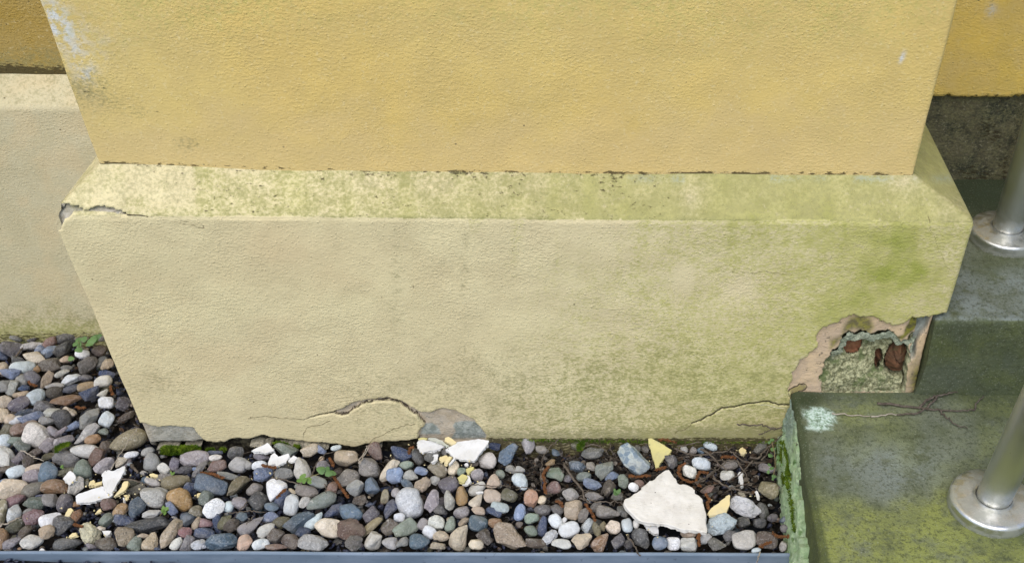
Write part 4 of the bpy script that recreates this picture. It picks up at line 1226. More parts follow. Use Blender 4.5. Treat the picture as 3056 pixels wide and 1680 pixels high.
def pebble_attr(r, n, seed):
    rr = np.random.RandomState(seed); base = np.array(COL[r['c']][0], float); gy_ = base.mean(); base = gy_+(base-gy_)*rr.uniform(.85, 1.25)+0; base = base*np.array([.995, 1., 1.01])*(1+rr.uniform(-.12, .11))+rr.uniform(-2, 2, 3)
    base = np.array(srgb(*np.clip(base, 20, 242))); p = r['p']
    return {'col': np.tile(base, (n, 1)), 'spk': np.full(n, 1. if p == 's' else .35 if p != '.' else .15), 'vein': np.full(n, 1. if p == 'v' else rr.choice([0., 0., .15, .5])), 'mot': np.full(n, 1. if p == 'm' else .3 if p == '.' else .45),
            'cong': np.full(n, 1. if p == 'c' else 0.), 'rgh': np.full(n, 1. if r['s'] == 'r' or p == 'r' else .6 if r['s'] == 'a' else .28)}
def zone(r):
    x, y = r['x'], r['y']
    if y > 1590: return 'along the zinc edging'
    if x < 345 and y < 1075: return 'by the rear plinth'
    if x < 420 and y < 1330: return 'in the left strip'
    if x > 2270: return 'by the mossy step'
    if y < 1400: return 'at the pilaster foot'
    if x < 600: return 'in the left corner bed'
    return 'in the pebble bed'
NIND = 300
big = rows[:NIND]; sizes = [r['w']*r['h'] for r in big]
for i, r in enumerate(big):
    q = 'big ' if i < 45 else 'small ' if i > 220 else ''
    r['look'] = f"{q}{COL[r['c']][1]} {PAT[r['p']]+' ' if r['p'] != '.' else ''}{SHP[r['s']]}"
def rel(r, q):
    dx, dy = q['x']-r['x'], q['y']-r['y']
    if abs(dx) > abs(dy): return 'left of' if dx > 0 else 'right of'
    return 'behind' if dy > 0 else 'in front of'
used = {}
for i, r in enumerate(big):
    nb = sorted((q for q in big if q is not r), key=lambda q: (q['x']-r['x'])**2+(q['y']-r['y'])**2)[:8]
    base = f"{r['look']} pebble {zone(r)}"
    cands = [f"{base}, {rel(r, q)} a {COL[q['c']][1]} {SHP[q['s']]} one" for q in nb if COL[q['c']][1] != COL[r['c']][1]]+[f"{base}, {rel(r, q)} a {q['look']} one" for q in nb]
    twin = [q for q in big if q is not r and q['look'] == r['look'] and zone(q) == zone(r)]
    lab = next((c for c in cands if c not in used and len(c.split()) <= 16), min(cands, key=lambda c: len(c.split())))
    lab = lab if len(lab.split()) <= 16 else lab.replace(' '+zone(r), '')
    used[lab] = 1; r['label'] = lab
for i, r in enumerate(big):
    W, F_, c = pebble_geo(r, i, 4 if i < 140 else 3)
    o = mesh('pebble', W, F_, M_peb, attrs=pebble_attr(r, len(W), 900+i)); o.location = c
    tag(o, r['label'], 'pebble', 'rounded pebbles in the bed along the wall')
# the remaining small pebbles and random fill between them: one mass
VV_, FF_, AA_ = [], [], []; off = 0
def add_mass(W, F_, c, at):
    global off
    VV_.append(W+c); FF_.append(F_+off); AA_.append(at); off += len(W)
for i, r in enumerate(rows[NIND:]):
    W, F_, c = pebble_geo(r, 1000+i, 2 if r['w']*r['h'] < 900 else 3); add_mass(W, F_, c, pebble_attr(r, len(W), 2000+i))
occ = [(onz(r['x'], r['y'], 0), max(r['w'], r['h'])) for r in rows]
codes = 'KSUDGTNZRPEHLMJCV'
def inside(x, y):
    if y < edgeY(x)+.004 or x > .262: return False
    if x > XL-.004: return y < YF-.004
    return y < YR-.004
RF = np.random.RandomState(77)
for i in range(900):
    if i < 380: x, y, sc, dz = RF.uniform(-1.05, .26), RF.uniform(.86, 1.33), RF.uniform(.005, .011), -.002
    else: x, y, sc, dz = RF.uniform(-1.05, .26), RF.uniform(.86, 1.33), RF.uniform(.002, .005), .004
    if not inside(x, y): continue
    r = dict(c=codes[RF.randint(len(codes))], p='.smv'[RF.randint(4)], s='oaeqr'[RF.randint(5)])
    V, F_ = stone(r['s'], 5000+i, 2); ax = np.array([1, RF.uniform(.6, .9), RF.uniform(.45, .7)])*sc; th = RF.uniform(0, 6.3)
    V = V*ax; Rz = np.array([[math.cos(th), -math.sin(th), 0], [math.sin(th), math.cos(th), 0], [0, 0, 1]]); V = V@Rz.T
    add_mass(V, F_, np.array([x, y, soilz(x, y)+dz+RF.uniform(0, .004)]), pebble_attr(r, len(V), 7000+i))
# pebbles outside the frame to the left
for i in range(620):
    x, y = RF.uniform(-1.75, -.78), RF.uniform(.87, 1.31); r = dict(c=codes[RF.randint(len(codes))], p='.smv'[RF.randint(4)], s='oaeqr'[RF.randint(5)])
    V, F_ = stone(r['s'], 6000+i, 2); V = V*np.array([1, .75, .55])*RF.uniform(.012, .024); th = RF.uniform(0, 6.3)
    V = V@np.array([[math.cos(th), -math.sin(th), 0], [math.sin(th), math.cos(th), 0], [0, 0, 1]]).T
    if proj(np.array([x, y, 0.]))[0] > -30: continue
    add_mass(V, F_, np.array([x, y, -.012+RF.uniform(0, .012)]), pebble_attr(r, len(V), 8000+i))
at = {k: np.concatenate([a[k] for a in AA_]) for k in AA_[0]}
tag(mesh('small_pebbles', np.concatenate(VV_), np.concatenate(FF_), M_peb, attrs=at), 'small dull pebbles filling the gaps between the larger ones', 'pebbles', kind='stuff')
# dark crushed slate grit
m = NT('slate_grit', .45, .5); v = m.co(); b_ = m.attr('col', True)
M_grit = m.done(m.mix(m.math('MULTIPLY', m.ss(m.noise(v, 300, 3), .4, .7), .5), b_, srgb(96, 104, 128)), m.bump(m.noise(v, 400, 3), .001, .6))
VV_, FF_, CC_ = [], [], []; off = 0
for i in range(8600):
    if i < 4200: x, y = RF.uniform(-1.05, .262), RF.uniform(.865, 1.33)
    elif i < 6100: x, y = RF.uniform(-1.02, .26), RF.uniform(.79, .86)
    elif i < 7000: x, y = RF.uniform(-.75, -.35), RF.uniform(.868, .98)
    else: x, y = RF.uniform(-1.4, .25), RF.uniform(.66, .80)
    out_ = y < edgeY(x)-.008
    if not (out_ or inside(x, y)): continue
    V, F_ = ICO[1] if i % 3 else ICO[1]; V = V*(1+RF.uniform(-.3, .3, (len(V), 1)))*np.array([1, RF.uniform(.5, .9), RF.uniform(.3, .6)])*RF.uniform(.002, .0055)
    Q, _ = np.linalg.qr(RF.normal(size=(3, 3))); V = V@Q
    z = soilz(x, y)+.004 if not out_ else float(OUTZ(np.array(x)))
    VV_.append(V+np.array([x, y, z+RF.uniform(-.002, .004)])); FF_.append(F_+off); off += len(V)
    g = RF.uniform(26, 66); tnt = RF.uniform(0, 1); c_ = (g*.92, g*.96, g*(1.1+.35*tnt)) if RF.uniform() < .8 else (g*1.5, g*1.25, g*1.0)
    if RF.uniform() < .03: c_ = (200, 196, 186)
    CC_.append(np.tile(np.array(srgb(*c_)), (len(V), 1)))
tag(mesh('grit', np.concatenate(VV_), np.concatenate(FF_), M_grit, smooth=False, attrs={'col': np.concatenate(CC_)}), 'dark blue-black slate grit between and below the pebbles', 'grit', kind='stuff')
# ---------------------------------------------------------------- plaster shards
FC = {'w': (srgb(222, 221, 218), srgb(207, 205, 199)), 'c': (srgb(224, 206, 152), srgb(214, 200, 158)), 'y': (srgb(206, 196, 130), srgb(190, 182, 128)), 'g': (srgb(196, 196, 182), srgb(176, 178, 160))}
FC['s'] = (srgb(221, 217, 208), srgb(206, 201, 191)); FM = {}
for k, (a, b) in FC.items():
    m = NT('plaster_shard_'+{'w': 'white', 'c': 'cream', 'y': 'yellow', 'g': 'grey', 's': 'stained'}[k], .85, .25); v = m.co()
    col = m.mix(m.ss(m.noise(v, 30, 5, .6), .35, .7), a, b); col = m.mix(m.math('MULTIPLY', m.ss(m.noise(v, 60, 5, .75), .56, .72), .3), col, srgb(150, 144, 128))
    col = m.mix(m.math('LESS_THAN', m.vor(v, 60), .05), col, srgb(96, 88, 74))
    FM[k] = m.done(col, m.bump(m.math('ADD', m.noise(v, 70, 4, .65), m.math('MULTIPLY', m.noise(v, 420, 2), .3)), .0022, .7))
import mathutils.geometry as mg
for k, (tl, c_, th, lift, label, pts) in enumerate(FLK):
    P2 = jag(TP(tl, pts), .35, R1, it=2 if k not in (0,) else 1)
    rr = random.Random(k); ctr = onz(sum(p[0] for p in P2)/len(P2), sum(p[1] for p in P2)/len(P2), lift)
    gx, gy = rr.uniform(-.12, .12), rr.uniform(.08, .28)      # slope: far side higher
    if k == 2: gy = .4
    if k == 0: gx, gy = 0, .10
    pl = []
    for x, y in P2:
        d = ray(x, y); n_ = np.array([-gx, -gy, 1.]); tt = ((ctr-CAM)@n_)/(d@n_); pl.append(CAM+d*tt)
    pl = np.array(pl); c0 = pl.mean(0); N_ = np.array([-gx, -gy, 1.]); N_ /= np.linalg.norm(N_); th_ = th*.6
    top = pl+N_*np.array([rr.gauss(0, .0003) for _ in pl])[:, None]
    n = len(pl); inr = c0+(pl-c0)*.965+N_*.0006; bot = c0+(pl-c0)*1.01-N_*th_+np.array([[rr.gauss(0, .0008) for _ in range(3)] for _ in pl])
    V = np.concatenate([bot, top, inr]); F_ = [(i, (i+1) % n, n+(i+1) % n, n+i) for i in range(n)]+[(n+i, n+(i+1) % n, 2*n+(i+1) % n, 2*n+i) for i in range(n)]
    tri = mg.tessellate_polygon([[Vector((p[0], p[1], 0)) for p in inr]]); F_ += [tuple(2*n+i for i in t_) for t_ in tri]; F_ += [tuple(i for i in t_[::-1]) for t_ in tri]
    o = mesh('plaster_flake', V, F_, FM['s' if k == 0 else c_], smooth=False, loc=c0); tag(o, label, 'plaster flake', 'fallen plaster flakes on the pebbles')
    if k == 0:
        sb = o.modifiers.new('s', 'SUBSURF'); sb.subdivision_type = 'SIMPLE'; sb.levels = sb.render_levels = 3
        tx = bpy.data.textures.new('clouds', 'CLOUDS'); tx.noise_scale = .02; dm = o.modifiers.new('d', 'DISPLACE'); dm.texture = tx; dm.strength = .003; dm.mid_level = .5
# crumbs of plaster round the flakes
VV_, FF_ = [], []; off = 0
for (tl, c_, th, lift, label, pts) in FLK:
    P2 = TP(tl, pts); mx, my = np.mean(P2, axis=0); sp_ = max(8, np.ptp([p[0] for p in P2])*.6)
    for _ in range(int(min(9, 1+sp_/7))):
        x, y = RF.normal(mx, sp_*1.3), RF.normal(my+sp_*.3, sp_*.6); p = onz(x, y, .010)
        if not inside(p[0], p[1]): continue
        V, F_ = ICO[1]; V = V*(1+RF.uniform(-.3, .3, (len(V), 1)))*np.array([1, RF.uniform(.5, 1), RF.uniform(.25, .6)])*RF.uniform(.0006, .0018); Q, _q = np.linalg.qr(RF.normal(size=(3, 3)))
        VV_.append(V@Q+onz(x, y, .004+RF.uniform(0, .014))); FF_.append(F_+off); off += len(V)
tag(mesh('plaster_crumbs', np.concatenate(VV_), np.concatenate(FF_), FM['c'], smooth=False), 'pale crumbs of plaster scattered round the fallen flakes', 'crumbs', kind='stuff')
# ---------------------------------------------------------------- twigs, catkins, litter, weeds, moss
M_twig = simple('dry_twig', srgb(78, 68, 58), srgb(108, 98, 86), 160, .001)
M_twigp = simple('pale_twig', srgb(150, 138, 122), srgb(176, 166, 150), 160, .001)
M_cat = simple('rusty_catkin', srgb(104, 68, 40), srgb(140, 92, 54), 260, .003, c3=srgb(78, 50, 30))
def wpts(t_, s_, zf):
    out = []
    for i, (x, y) in enumerate(TP(t_, s_)): out.append(onz(x, y, zf(i) if callable(zf) else zf))
    return out
def smoothp(P_, k=4, amp=.0008, rr=R1):
    P_ = [np.array(p) for p in P_]; out = []
    for i in range(len(P_)-1):
        for j in range(k): q = P_[i]+(P_[i+1]-P_[i])*j/k; out.append(q+np.array([rr.gauss(0, amp) for _ in range(3)])*(j > 0))
    out.append(P_[-1]); return out
def twig(label, branches, mat=M_twig, r=.0013, z=.02):
    parts = []
    for b in branches:
        t_, s_ = b[0], b[1]; zz_ = b[2] if len(b) > 2 else z; rr_ = b[3] if len(b) > 3 else r
        P_ = smoothp(wpts(t_, s_, zz_)); n = len(P_); parts.append(tube(P_, [rr_*(1-.5*i/n) for i in range(n)]))
    V, F_ = merge(parts); c0 = np.mean(V, axis=0)
    tag(mesh('twig', V, F_, mat, loc=c0), label, 'twig', 'dry twigs')
twig('forked dry twig lying on the lower mossy step by the riser', [('@P', "1220 1088 1400 1105 1520 1120 1640 1135 1760 1150 1900 1160 2050 1165 2190 1160", .1125), ('@P', "1650 1130 1700 1075 1760 1040 1830 1015 1900 1000 1990 975 2100 955 2260 940", .114), ('@P', "1830 1010 1780 1080 1720 1140 1620 1190 1500 1195 1420 1205", .113), ('@P', "1850 1160 1900 1220 1950 1260 2010 1300 2130 1340", .1125, .0013), ('@P', "2190 1160 2230 1080 2290 1010", .113, .0013)], r=.0019)
twig('thin pale twig on the lower step beside the whitish lichen patch', [('@P', "765 1188 850 1195 1000 1210 1160 1215", .1115), ('@P', "1160 1222 1300 1210 1440 1200 1600 1190", .1115)], M_twigp, .0011)
twig('long straight brown twig in front of the mossy pebble, middle of the bed', [('@H', "590 340 640 430 700 520 760 590 800 650 830 740 870 800 920 830", .026), ('@H', "890 665 830 710 760 760", .024, .001)], r=.0019)
twig('thin curved twig arching up to the wall above the catkin', [('@H', "520 45 450 100 400 160 350 220 320 310 305 400 305 500 312 610", .028, .001)])
twig('horizontal thin twig across the pale pebbles, ending at a cream pebble', [('@G', "1060 600 1200 605 1380 615 1560 622", .030, .0009), ('@H', "0 625 100 632 200 645 300 668", .030, .0009)])
twig('straight dark twig pointing at the largest white slab', [('@H', "780 770 860 790 960 800 1100 803 1300 805", .022, .0012)])
twig('looping thin twig around the grey-brown oval pebble at the wall', [('@H', "810 160 860 125 930 108 1000 115 1060 150 1110 190 1120 230", .026, .0012), ('@H', "1180 210 1150 150 1160 80", .02, .001)])
twig('twig bridging the gap beside the broad grey-green pebble', [('@F', "300 515 400 530 480 548 560 570 640 585 700 580", .027, .0011)])
twig('thin stem lying across the reddish pebbles beneath the weed', [('@F', "940 590 955 640 960 700", .024, .001), ('@F', "780 480 810 410 850 325 900 270 960 215 1060 190", .028, .001)])
twig('twin pale stems leaning on the wall beside the reddish stone', [('@F', "1355 340 1390 260 1440 170 1465 120", .026, .0012), ('@F', "1375 340 1430 230 1490 130 1520 105", .026, .001)], M_twigp)
twig('thin twig resting on a tan triangular stone near the plinth corner', [('@D', "180 1290 290 1120 380 970 460 830 560 680 690 565", .03, .0009)], M_twigp)
twig('short cut twig with a pale end in the left bed', [('@D', "545 1215 590 1270 650 1350", .01, .0028)])
twig('long thin twig left of the large oval grey pebble', [('@E', "120 150 260 172 380 195 480 225 560 262 650 295", .022, .0012)])
twig('pale grass stalk pointing in from the left edge of the picture', [('@C', "-10 895 100 845 230 780 375 712", .026, .0014)], M_twigp)
twig('slim pale stalk crossing the grey-brown pebbles in the left bed', [('@B', "370 725 460 765 540 815 640 865 770 915", .028, .001)], M_twigp)
twig('brown stick with a knob, far left by the rear plinth', [('@S', "48 1063 56 1052 62 1043 68 1038", .018, .0018)])
twig('crossing thin twigs right of the lumpy white pebble in the left bed', [('@E', "2260 550 2180 640 2100 740 2020 825", .026, .0009), ('@E', "1960 750 2060 725 2160 712 2266 712", .026, .0009)])
twig('thin straight twig above the slate pebbles, left of the bright white pebble', [('@F', "-10 925 100 930 215 935", .024, .0009), ('@F', "80 975 30 1040 -15 1090", .022, .0008)])
twig('dark branched twig pile core in front of the step', [('@I', "300 120 420 95 570 75", .024), ('@I', "270 140 380 185 500 215 640 210 780 180 870 165", .024, .0016), ('@I', "560 150 650 195 720 260 780 330 860 390", .026, .0018), ('@I', "700 470 780 520 860 560 950 595 1060 620 1140 650", .022, .0016), ('@I', "890 170 960 225 1040 285", .026, .0014), ('@I', "1040 285 1150 300 1300 290", .024, .0013)])
twig('criss-crossing dark twigs over the veined white pebble', [('@I', "500 520 600 470 680 410 740 350", .026, .0013), ('@I', "520 540 640 460 740 380 840 290", .022, .0012), ('@I', "640 265 760 275 900 275 1050 310", .022, .0012), ('@I', "960 270 1000 330 1050 390 1090 480", .022, .0012), ('@I', "1150 270 1060 370 960 450 860 510", .026, .0012)])
twig('slender twig fan below the twig pile near the cream shard', [('@I', "700 400 720 470 790 530 900 590", .02, .0011), ('@I', "880 600 950 560 1050 540 1160 530", .02, .0011), ('@I', "840 110 870 160 930 120", .024, .001), ('@I', "570 620 650 560 740 540", .02, .001)])
twig('twig leaning from the pebbles onto the step corner', [('@I', "1110 240 1200 250 1280 160 1350 100 1420 40 1475 -10", .034, .0016), ('@I', "1240 270 1300 200 1340 120", .03, .0012)])
twig('bent brown twig hanging over the zinc edging', [('@H', "1360 1215 1400 1270 1440 1330 1480 1400", .022, .0016), ('@H', "1480 1400 1500 1440 1520 1470", .008, .0012)])
twig('thin pale stalk crossing the right end of the zinc edging', [('@I', "1225 1290 1215 1330 1200 1370 1180 1420", .012, .001)], M_twigp)
def wall_twig():
    V, F_ = merge([tube(smoothp([ony(x, y, YF-.006) for x, y in TP('@Q', "1950 402 2030 412 2120 408 2180 425 2240 438 2330 425 2362 400")]), .0011), tube(smoothp([ony(x, y, YF-.006) for x, y in TP('@Q', "2240 438 2190 450 2150 468 2110 478")]), .0008)])
    tag(mesh('twig', V, F_, M_twig, loc=np.mean(V, axis=0)), 'thin dark twig against the plaster below the right hand crack', 'twig', 'dry twigs')
wall_twig()
def catkin(label, t_, s_, w=.0023, z=.018):
    P_ = smoothp(wpts(t_, s_, z), 10, .0006); rr = random.Random(len(label)+int(P_[0][0]*1e4)); parts = [tube(P_, w*.3, 5)]
    for i, p in enumerate(P_):
        for q in range(8):
            D_, F_ = ICO[1]; v_ = D_*np.array([1.3, .8, .5])*w*rr.uniform(.22, .42); th = rr.uniform(0, 6.3); ph = rr.uniform(0, 6.3)
            Q = np.array([[math.cos(th), -math.sin(th), 0], [math.sin(th), math.cos(th), 0], [0, 0, 1]]); c_ = p+w*.7*np.array([math.cos(ph)*.8, math.sin(ph)*.8, rr.uniform(-.2, .9)])
            parts.append((list(v_@Q.T+c_), [tuple(f_) for f_ in F_]))
    V, F_ = merge(parts); tag(mesh('catkin', V, F_, M_cat, smooth=False, loc=np.mean(V, axis=0)), label, 'catkin', 'rusty brown catkins')
for a in [('long rusty catkin lying beside the weed near the middle', '@F', "1035 475 1070 530 1110 590 1150 650 1190 700 1225 755"),
          ('short rusty catkin left of the bright white pebble', '@F', "360 760 410 700 460 655"),
          ('curved rusty catkin under the ochre pebble at the wall', '@H', "400 380 350 430 330 490 350 560 345 640 370 705"),
          ('rusty catkin in front of the tan pitted stone', '@H', "850 840 890 900 940 960 965 1040"),
          ('small bent rusty catkin above the tan pitted stone', '@H', "495 800 540 815 570 870"),
          ('rusty catkin under the conglomerate stone', '@H', "1390 490 1460 505 1550 500 1640 490"),
          ('catkin curled round the left of the veined beige pebble', '@I', "390 310 330 340 310 400 350 470 420 510 480 515"),
          ('catkin curled round the right of the veined beige pebble', '@I', "640 410 560 400 520 450 510 520 560 560"),
          ('thick rusty catkin clump behind the largest slab', '@I', "620 650 660 700 640 760 650 810"),
          ('rusty catkin among twigs near the small cream chip', '@I', "790 240 860 235 950 250"),
          ('rusty catkin leaning against the step foot', '@I', "1370 1080 1420 1120 1480 1130 1560 1110"),
          ('rusty catkin beside the dark stone at the edging', '@I', "1220 1240 1290 1200 1340 1180"),
          ('rusty catkin at the foot of the yellow triangular shard', '@I', "60 380 110 370 170 350"),
          ('rusty catkin upright between two pebbles at the edging', '@I', "545 1090 540 1150 550 1220"),
          ('rusty catkin along the wall above the twigs', '@I', "100 40 180 50 290 75"),
          ('rusty catkin on the dark slate pebble in the left bed', '@E', "1480 60 1580 70 1680 85 1760 120 1860 150"),
          ('rusty catkin under the brown stone in the left strip', '@A', "1350 1260 1420 1290 1500 1280"),
          ('rusty catkin beneath the purple-grey pebble, far left', '@A', "500 820 560 880 640 890"),
          ('rusty catkin in the dark grit left of the knobbly stone', '@C', "1300 850 1380 880 1450 890"),
          ('rusty catkin beside the wedge pebble at the plinth corner', '@A', "1950 900 1960 980 1990 1050"),
          ('rusty catkin between navy and brown stones at the wall', '@G', "330 220 345 160 385 140"),
          ('rusty catkin under the small purple pebble', '@F', "180 360 250 385 340 395"),
          ('rusty catkin bit above the brown pebble, upper middle', '@F', "1000 280 1030 320 1045 370")]:
    catkin(*a)
# leaf litter
m = NT('dead_leaf', .8, .2); v = m.co(); b_ = m.attr('col', True); M_leafd = m.done(m.mix(m.ss(m.noise(v, 150, 3), .4, .65), b_, srgb(46, 42, 38)), m.bump(m.noise(v, 200, 3), .001, .8))
VV_, FF_, CC_ = [], [], []; off = 0
def scrap(x, y, z, s_, c_, rr):
    global off
    n = 5; V = []; a0 = rr.uniform(0, 6.3); tl = np.array([rr.normal()*.5, rr.normal()*.5])
    for j, rad in enumerate((.35, 1.)):
        for i in range(7):
            a = a0+i*2*math.pi/7; q = rad*rr.uniform(.65, 1.1); V.append((q*math.cos(a), q*math.sin(a)*.7, 0))
    V = np.array(V)*s_; V[:, 2] = V[:, 0]*tl[0]+V[:, 1]*tl[1]+rr.normal(size=14)*s_*.18
    V = V+[x, y, z]; Fq = [tuple(range(7))]+[(i, (i+1) % 7, 7+(i+1) % 7, 7+i) for i in range(7)]
    VV_.extend(V); FF_.extend([tuple(k+off for k in q) for q in Fq]); off += 14; CC_.append(np.tile(srgb(*c_), (14, 1)))
for i in range(2600):
    u = RF.uniform()
    if u < .80: qx, qy = RF.uniform(1500, 2370), 1310+abs(RF.normal())*90
    elif u < .87: qx, qy = RF.uniform(1000, 1600), 1330+abs(RF.normal())*40
    else: qx, qy = RF.uniform(0, 400), RF.uniform(1000, 1320)
    p = onz(qx, qy, 0)
    if not inside(p[0], p[1]): continue
    g = RF.uniform(.6, 1.25); c_ = [(78, 71, 62), (104, 96, 84), (54, 50, 44), (126, 119, 110), (84, 66, 50), (40, 37, 34)][RF.randint(6)]
    scrap(p[0], p[1], soilz(p[0], p[1])+.006+abs(RF.normal())*.006, RF.uniform(.0018, .0065), tuple(min(255, v_*g) for v_ in c_), RF)
tag(mesh('leaf_litter', VV_, FF_, M_leafd, smooth=False, attrs={'col': np.concatenate(CC_)}), 'crumbled brown leaf litter along the foot of the wall', 'leaf litter', kind='stuff')
# fine rootlets and needles tangled in the litter
parts = []
for i in range(420):
    qx, qy = (RF.uniform(1500, 2370), 1320+abs(RF.normal())*90) if i % 4 else (RF.uniform(700, 1500), 1330+abs(RF.normal())*50)
    p = onz(qx, qy, 0)
    if not inside(p[0], p[1]): continue
    a = RF.uniform(0, 6.3); L = RF.uniform(.008, .035); z = soilz(*p[:2])+RF.uniform(.006, .02); b = RF.uniform(-.6, .6)
    P_ = [np.array([p[0]+L*s_*math.cos(a+b*s_), p[1]+L*s_*math.sin(a+b*s_)*.7, z+.004*math.sin(3*s_)]) for s_ in (0, .33, .66, 1)]
    P_ = [q for q in P_ if inside(q[0], q[1])]
    if len(P_) > 2: parts.append(tube(P_, RF.uniform(.0003, .0006), 4))
V, F_ = merge(parts); tag(mesh('rootlets', V, F_, M_twig), 'tangle of hair-thin rootlets and stalks in the litter', 'rootlets', kind='stuff')
# weeds
def leafmat(name, a, b):
    m = NT(name, .55, .4); v = m.co(); m.b.inputs['Subsurface Weight'].default_value = 0
    return m.done(m.mix(m.ss(m.noise(v, 80, 3), .35, .7), a, b), m.bump(m.noise(v, 200, 3), .001, .6))
M_leaf = leafmat('weed_leaf', srgb(74, 104, 56), srgb(94, 124, 70)); M_leafb = leafmat('fresh_weed_leaf', srgb(88, 118, 50), srgb(108, 136, 62)); M_stem = simple('weed_stem', srgb(110, 116, 70), srgb(126, 110, 76), 100, .0005)
def weed(label, stems, leaves, mat, z):
    pts = [onz(x, y, z) for x, y, *_ in leaves]; c0 = np.mean(pts, axis=0); c0[2] = 0
    e = empty('weed', c0); tag(e, label, 'weed', 'small green weeds')
    parts = [tube(smoothp([onz(x, y, zf) for x, y, zf in s_], 4, .0004), .0007, 5) for s_ in stems]
    if parts: V, F_ = merge(parts); child(mesh('stem', V, F_, M_stem), e)
    rr = random.Random(len(label))
    for (x, y, rp, ang) in leaves:
        c = onz(x, y, z+rr.uniform(-.003, .004)); R_ = rp*np.linalg.norm(c-CAM)/FOC; V = [(0, 0, 0)]; n = 12
        for i in range(n):
            a = 2*math.pi*i/n; q = R_*(1+.10*math.cos(3*a)+.12*math.cos(a)); V.append((q*math.cos(a), q*math.sin(a)*.8, -.18*R_+rr.gauss(0, .04)*R_))
        t = math.radians(ang); tx, ty = rr.uniform(-.35, .35), rr.uniform(-.5, -.1)
        V = [np.array([a*math.cos(t)-b*math.sin(t), a*math.sin(t)+b*math.cos(t), 0])+np.array([0, 0, cc]) for a, b, cc in V]
        V = [np.array([a, b, cc+a*tx-b*ty])+c for a, b, cc in V]; F_ = [(0, i+1, (i+1) % n+1) for i in range(n)]
        child(mesh('leaf', V, F_, mat), e)
def T1(t_, x, y): return TP(t_, f'{x} {y}')[0]
lv = lambda t_, L: [(*T1(t_, a, b), c/TILE[t_][2], d) for a, b, c, d in L]
weed('round-leaved green weed in the rear left corner by the plinth', [[(*T1('@A', 1380, 330), .0), (*T1('@A', 1390, 200), .03), (*T1('@A', 1390, 90), .04)], [(*T1('@A', 1500, 190), .01), (*T1('@A', 1620, 90), .03)]],
     lv('@A', [(1320, 150, 52, 20), (1390, 170, 50, 90), (1380, 75, 60, 10), (1395, 250, 58, 200), (1470, 70, 52, 60), (1600, 100, 75, 30), (1660, 60, 70, 60), (1560, 150, 60, 0), (1730, 15, 48, 30), (1240, 405, 50, 0)]), M_leaf, .03)
weed('green weed with broad leaves beside the long rusty catkin', [[(*T1('@F', 700, 520), .02), (*T1('@F', 830, 480), .03), (*T1('@F', 930, 440), .034)]],
     lv('@F', [(880, 400, 50, 30), (905, 430, 45, 160), (965, 410, 38, 70), (980, 460, 45, 0), (1020, 450, 48, 0)]), M_leaf, .034)
weed('yellow-green seedling on the light grey egg pebble below the wall', [], lv('@F', [(665, 500, 42, 40), (640, 540, 38, 190), (690, 540, 36, 270), (735, 530, 36, 10), (750, 560, 28, 330)]), M_leafb, .032)
weed('bright green seedling by the charcoal pebble in the left bed', [[(*T1('@E', 780, 780), .008), (*T1('@E', 850, 680), .02)]], lv('@E', [(830, 650, 34, 100), (880, 660, 36, 30), (850, 700, 36, 200), (900, 690, 28, 0), (820, 690, 30, 150), (860, 735, 30, 270)]), M_leafb, .022)
weed('trailing weed with small round leaves at the foot of the step', [[(*T1('@I', 1355, 70), .055), (*T1('@I', 1385, 190), .045), (*T1('@I', 1392, 330), .03)], [(*T1('@I', 1430, 230), .04), (*T1('@I', 1400, 300), .03), (*T1('@I', 1370, 460), .015)]],
     lv('@I', [(1355, 42, 24, 0), (1325, 72, 20, 40), (1365, 145, 30, 20), (1335, 215, 28, 0), (1425, 240, 24, 80), (1425, 290, 22, 90), (1325, 320, 20, 0), (1350, 360, 26, 30), (1315, 400, 22, 60), (1375, 450, 26, 10), (1365, 480, 16, 80), (1465, 320, 16, 0)]), M_leaf, .04)
weed('tiny green sprout under the speckled grey lumpy pebble', [], lv('@B', [(1085, 1000, 26, 0), (1100, 1030, 20, 60), (1075, 1020, 18, 120)]), M_leafb, .015)
weed('small sprig of green leaves beside the pitted brown stone', [], lv('@H', [(1225, 700, 40, 20), (1255, 680, 34, 60), (1215, 670, 26, 120)]), M_leaf, .024)
weed('green sprig above the big olive tan pebble', [[(*T1('@E', 945, 20), .03), (*T1('@E', 990, 75), .03)]], lv('@E', [(985, 70, 30, 30), (1010, 60, 20, 80), (965, 50, 16, 150)]), M_leafb, .03)
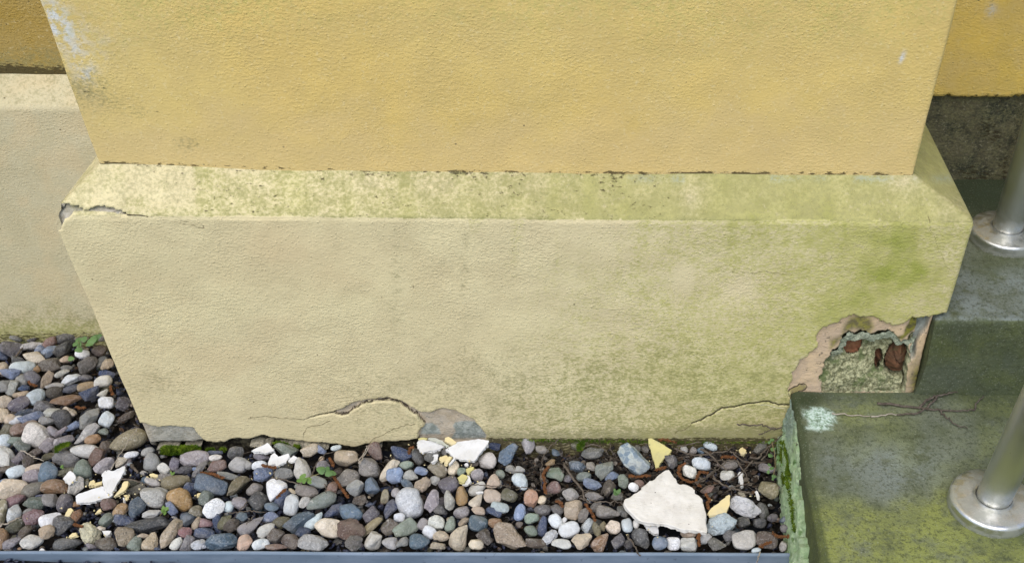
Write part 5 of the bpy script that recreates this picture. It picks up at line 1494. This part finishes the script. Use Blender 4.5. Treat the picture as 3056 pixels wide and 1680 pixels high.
# moss: thousands of short tufts
m = NT('moss', .9, .1); v = m.co(); M_moss = m.done(m.mix(m.ss(m.noise(v, 90, 3), .35, .7), srgb(66, 92, 24), srgb(118, 138, 40)))
VV_, FF_ = [], []; off = 0
def tuft(p, s_, rr, nrm=(0, 0, 1)):
    global off
    for _ in range(3):
        d = np.array(nrm)+rr.normal(size=3)*.55; d /= np.linalg.norm(d); a = np.cross(d, [.3, .5, .8]); a /= np.linalg.norm(a); w_ = s_*.22
        b = p+d*s_+rr.normal(size=3)*s_*.15; VV_.extend([p-a*w_, p+a*w_, b, p+np.cross(a, d)*w_]); FF_.extend([(off, off+1, off+2), (off+1, off+3, off+2), (off+3, off, off+2)]); off += 4
def mossy(poly, n, zf, s_, yclamp=None):
    P2 = poly; xs_ = [p[0] for p in P2]; ys_ = [p[1] for p in P2]; k = 0
    qx = RF.uniform(min(xs_), max(xs_), n*4); qy = RF.uniform(min(ys_), max(ys_), n*4); ok = sdf(qx, qy, P2)+RF.normal(size=n*4)*2 < 0
    for x, y in list(zip(qx[ok], qy[ok]))[:n]:
        p = zf(x, y); tuft(p, s_*RF.uniform(.6, 1.3), RF)
mossy(TP('@D', "1050 1010 1060 930 1130 895 1250 890 1380 900 1500 885 1640 880 1740 910 1750 950 1600 965 1520 1010 1400 1040 1250 1045 1120 1040"), 3200, lambda x, y: ony(x, y, YF-.006+RF.uniform(-.008, .006)), .0032)
mossy(TP('@D', "1850 950 1940 920 2000 940 1900 985"), 260, lambda x, y: ony(x, y, YF-.004+RF.uniform(-.004, .006)), .0028)
mossy(TP('@D', "2090 940 2150 915 2200 950 2150 1000 2090 970"), 320, lambda x, y: ony(x, y, YF-.004+RF.uniform(-.004, .006)), .0028)
mossy(TP('@R', "280 545 340 535 400 555 330 575"), 380, lambda x, y: ony(x, y, YF-.004+RF.uniform(-.004, .006)), .003)
mossy(TP('@R', "430 555 470 560 480 575 440 580"), 160, lambda x, y: ony(x, y, YF-.004), .003)
def stepmoss(x, y):
    z = RF.uniform(.0, .05); p = onz(x, y, z); p[0] = min(p[0], .262); return p
mossy(TP('@I', "1490 130 1510 90 1560 60 1590 60 1580 200 1585 400 1570 560 1580 700 1600 900 1620 1080 1590 1060 1570 900 1560 760 1540 640 1510 560 1500 440 1520 330 1510 220"), 3600, stepmoss, .0034)
mossy(TP('@B', "960 720 1000 660 1090 620 1180 590 1230 600 1220 650 1120 670 1040 720 980 780"), 700, lambda x, y: onz(x, y, .022), .0022)
mossy(TP('@H', "740 140 770 80 830 75 840 120 810 170 760 190"), 500, lambda x, y: onz(x, y, .026), .0022)
mossy(TP('@S', "1500 1312 1600 1311 1700 1312 1850 1314 2000 1318 2200 1320 2360 1316 2360 1322 2000 1324 1600 1318"), 900, lambda x, y: ony(x, y, YF-.003), .0022)
tag(mesh('moss', VV_, FF_, M_moss, smooth=False), 'soft bright green moss at the wall foot and on the side of the step', 'moss', kind='stuff')
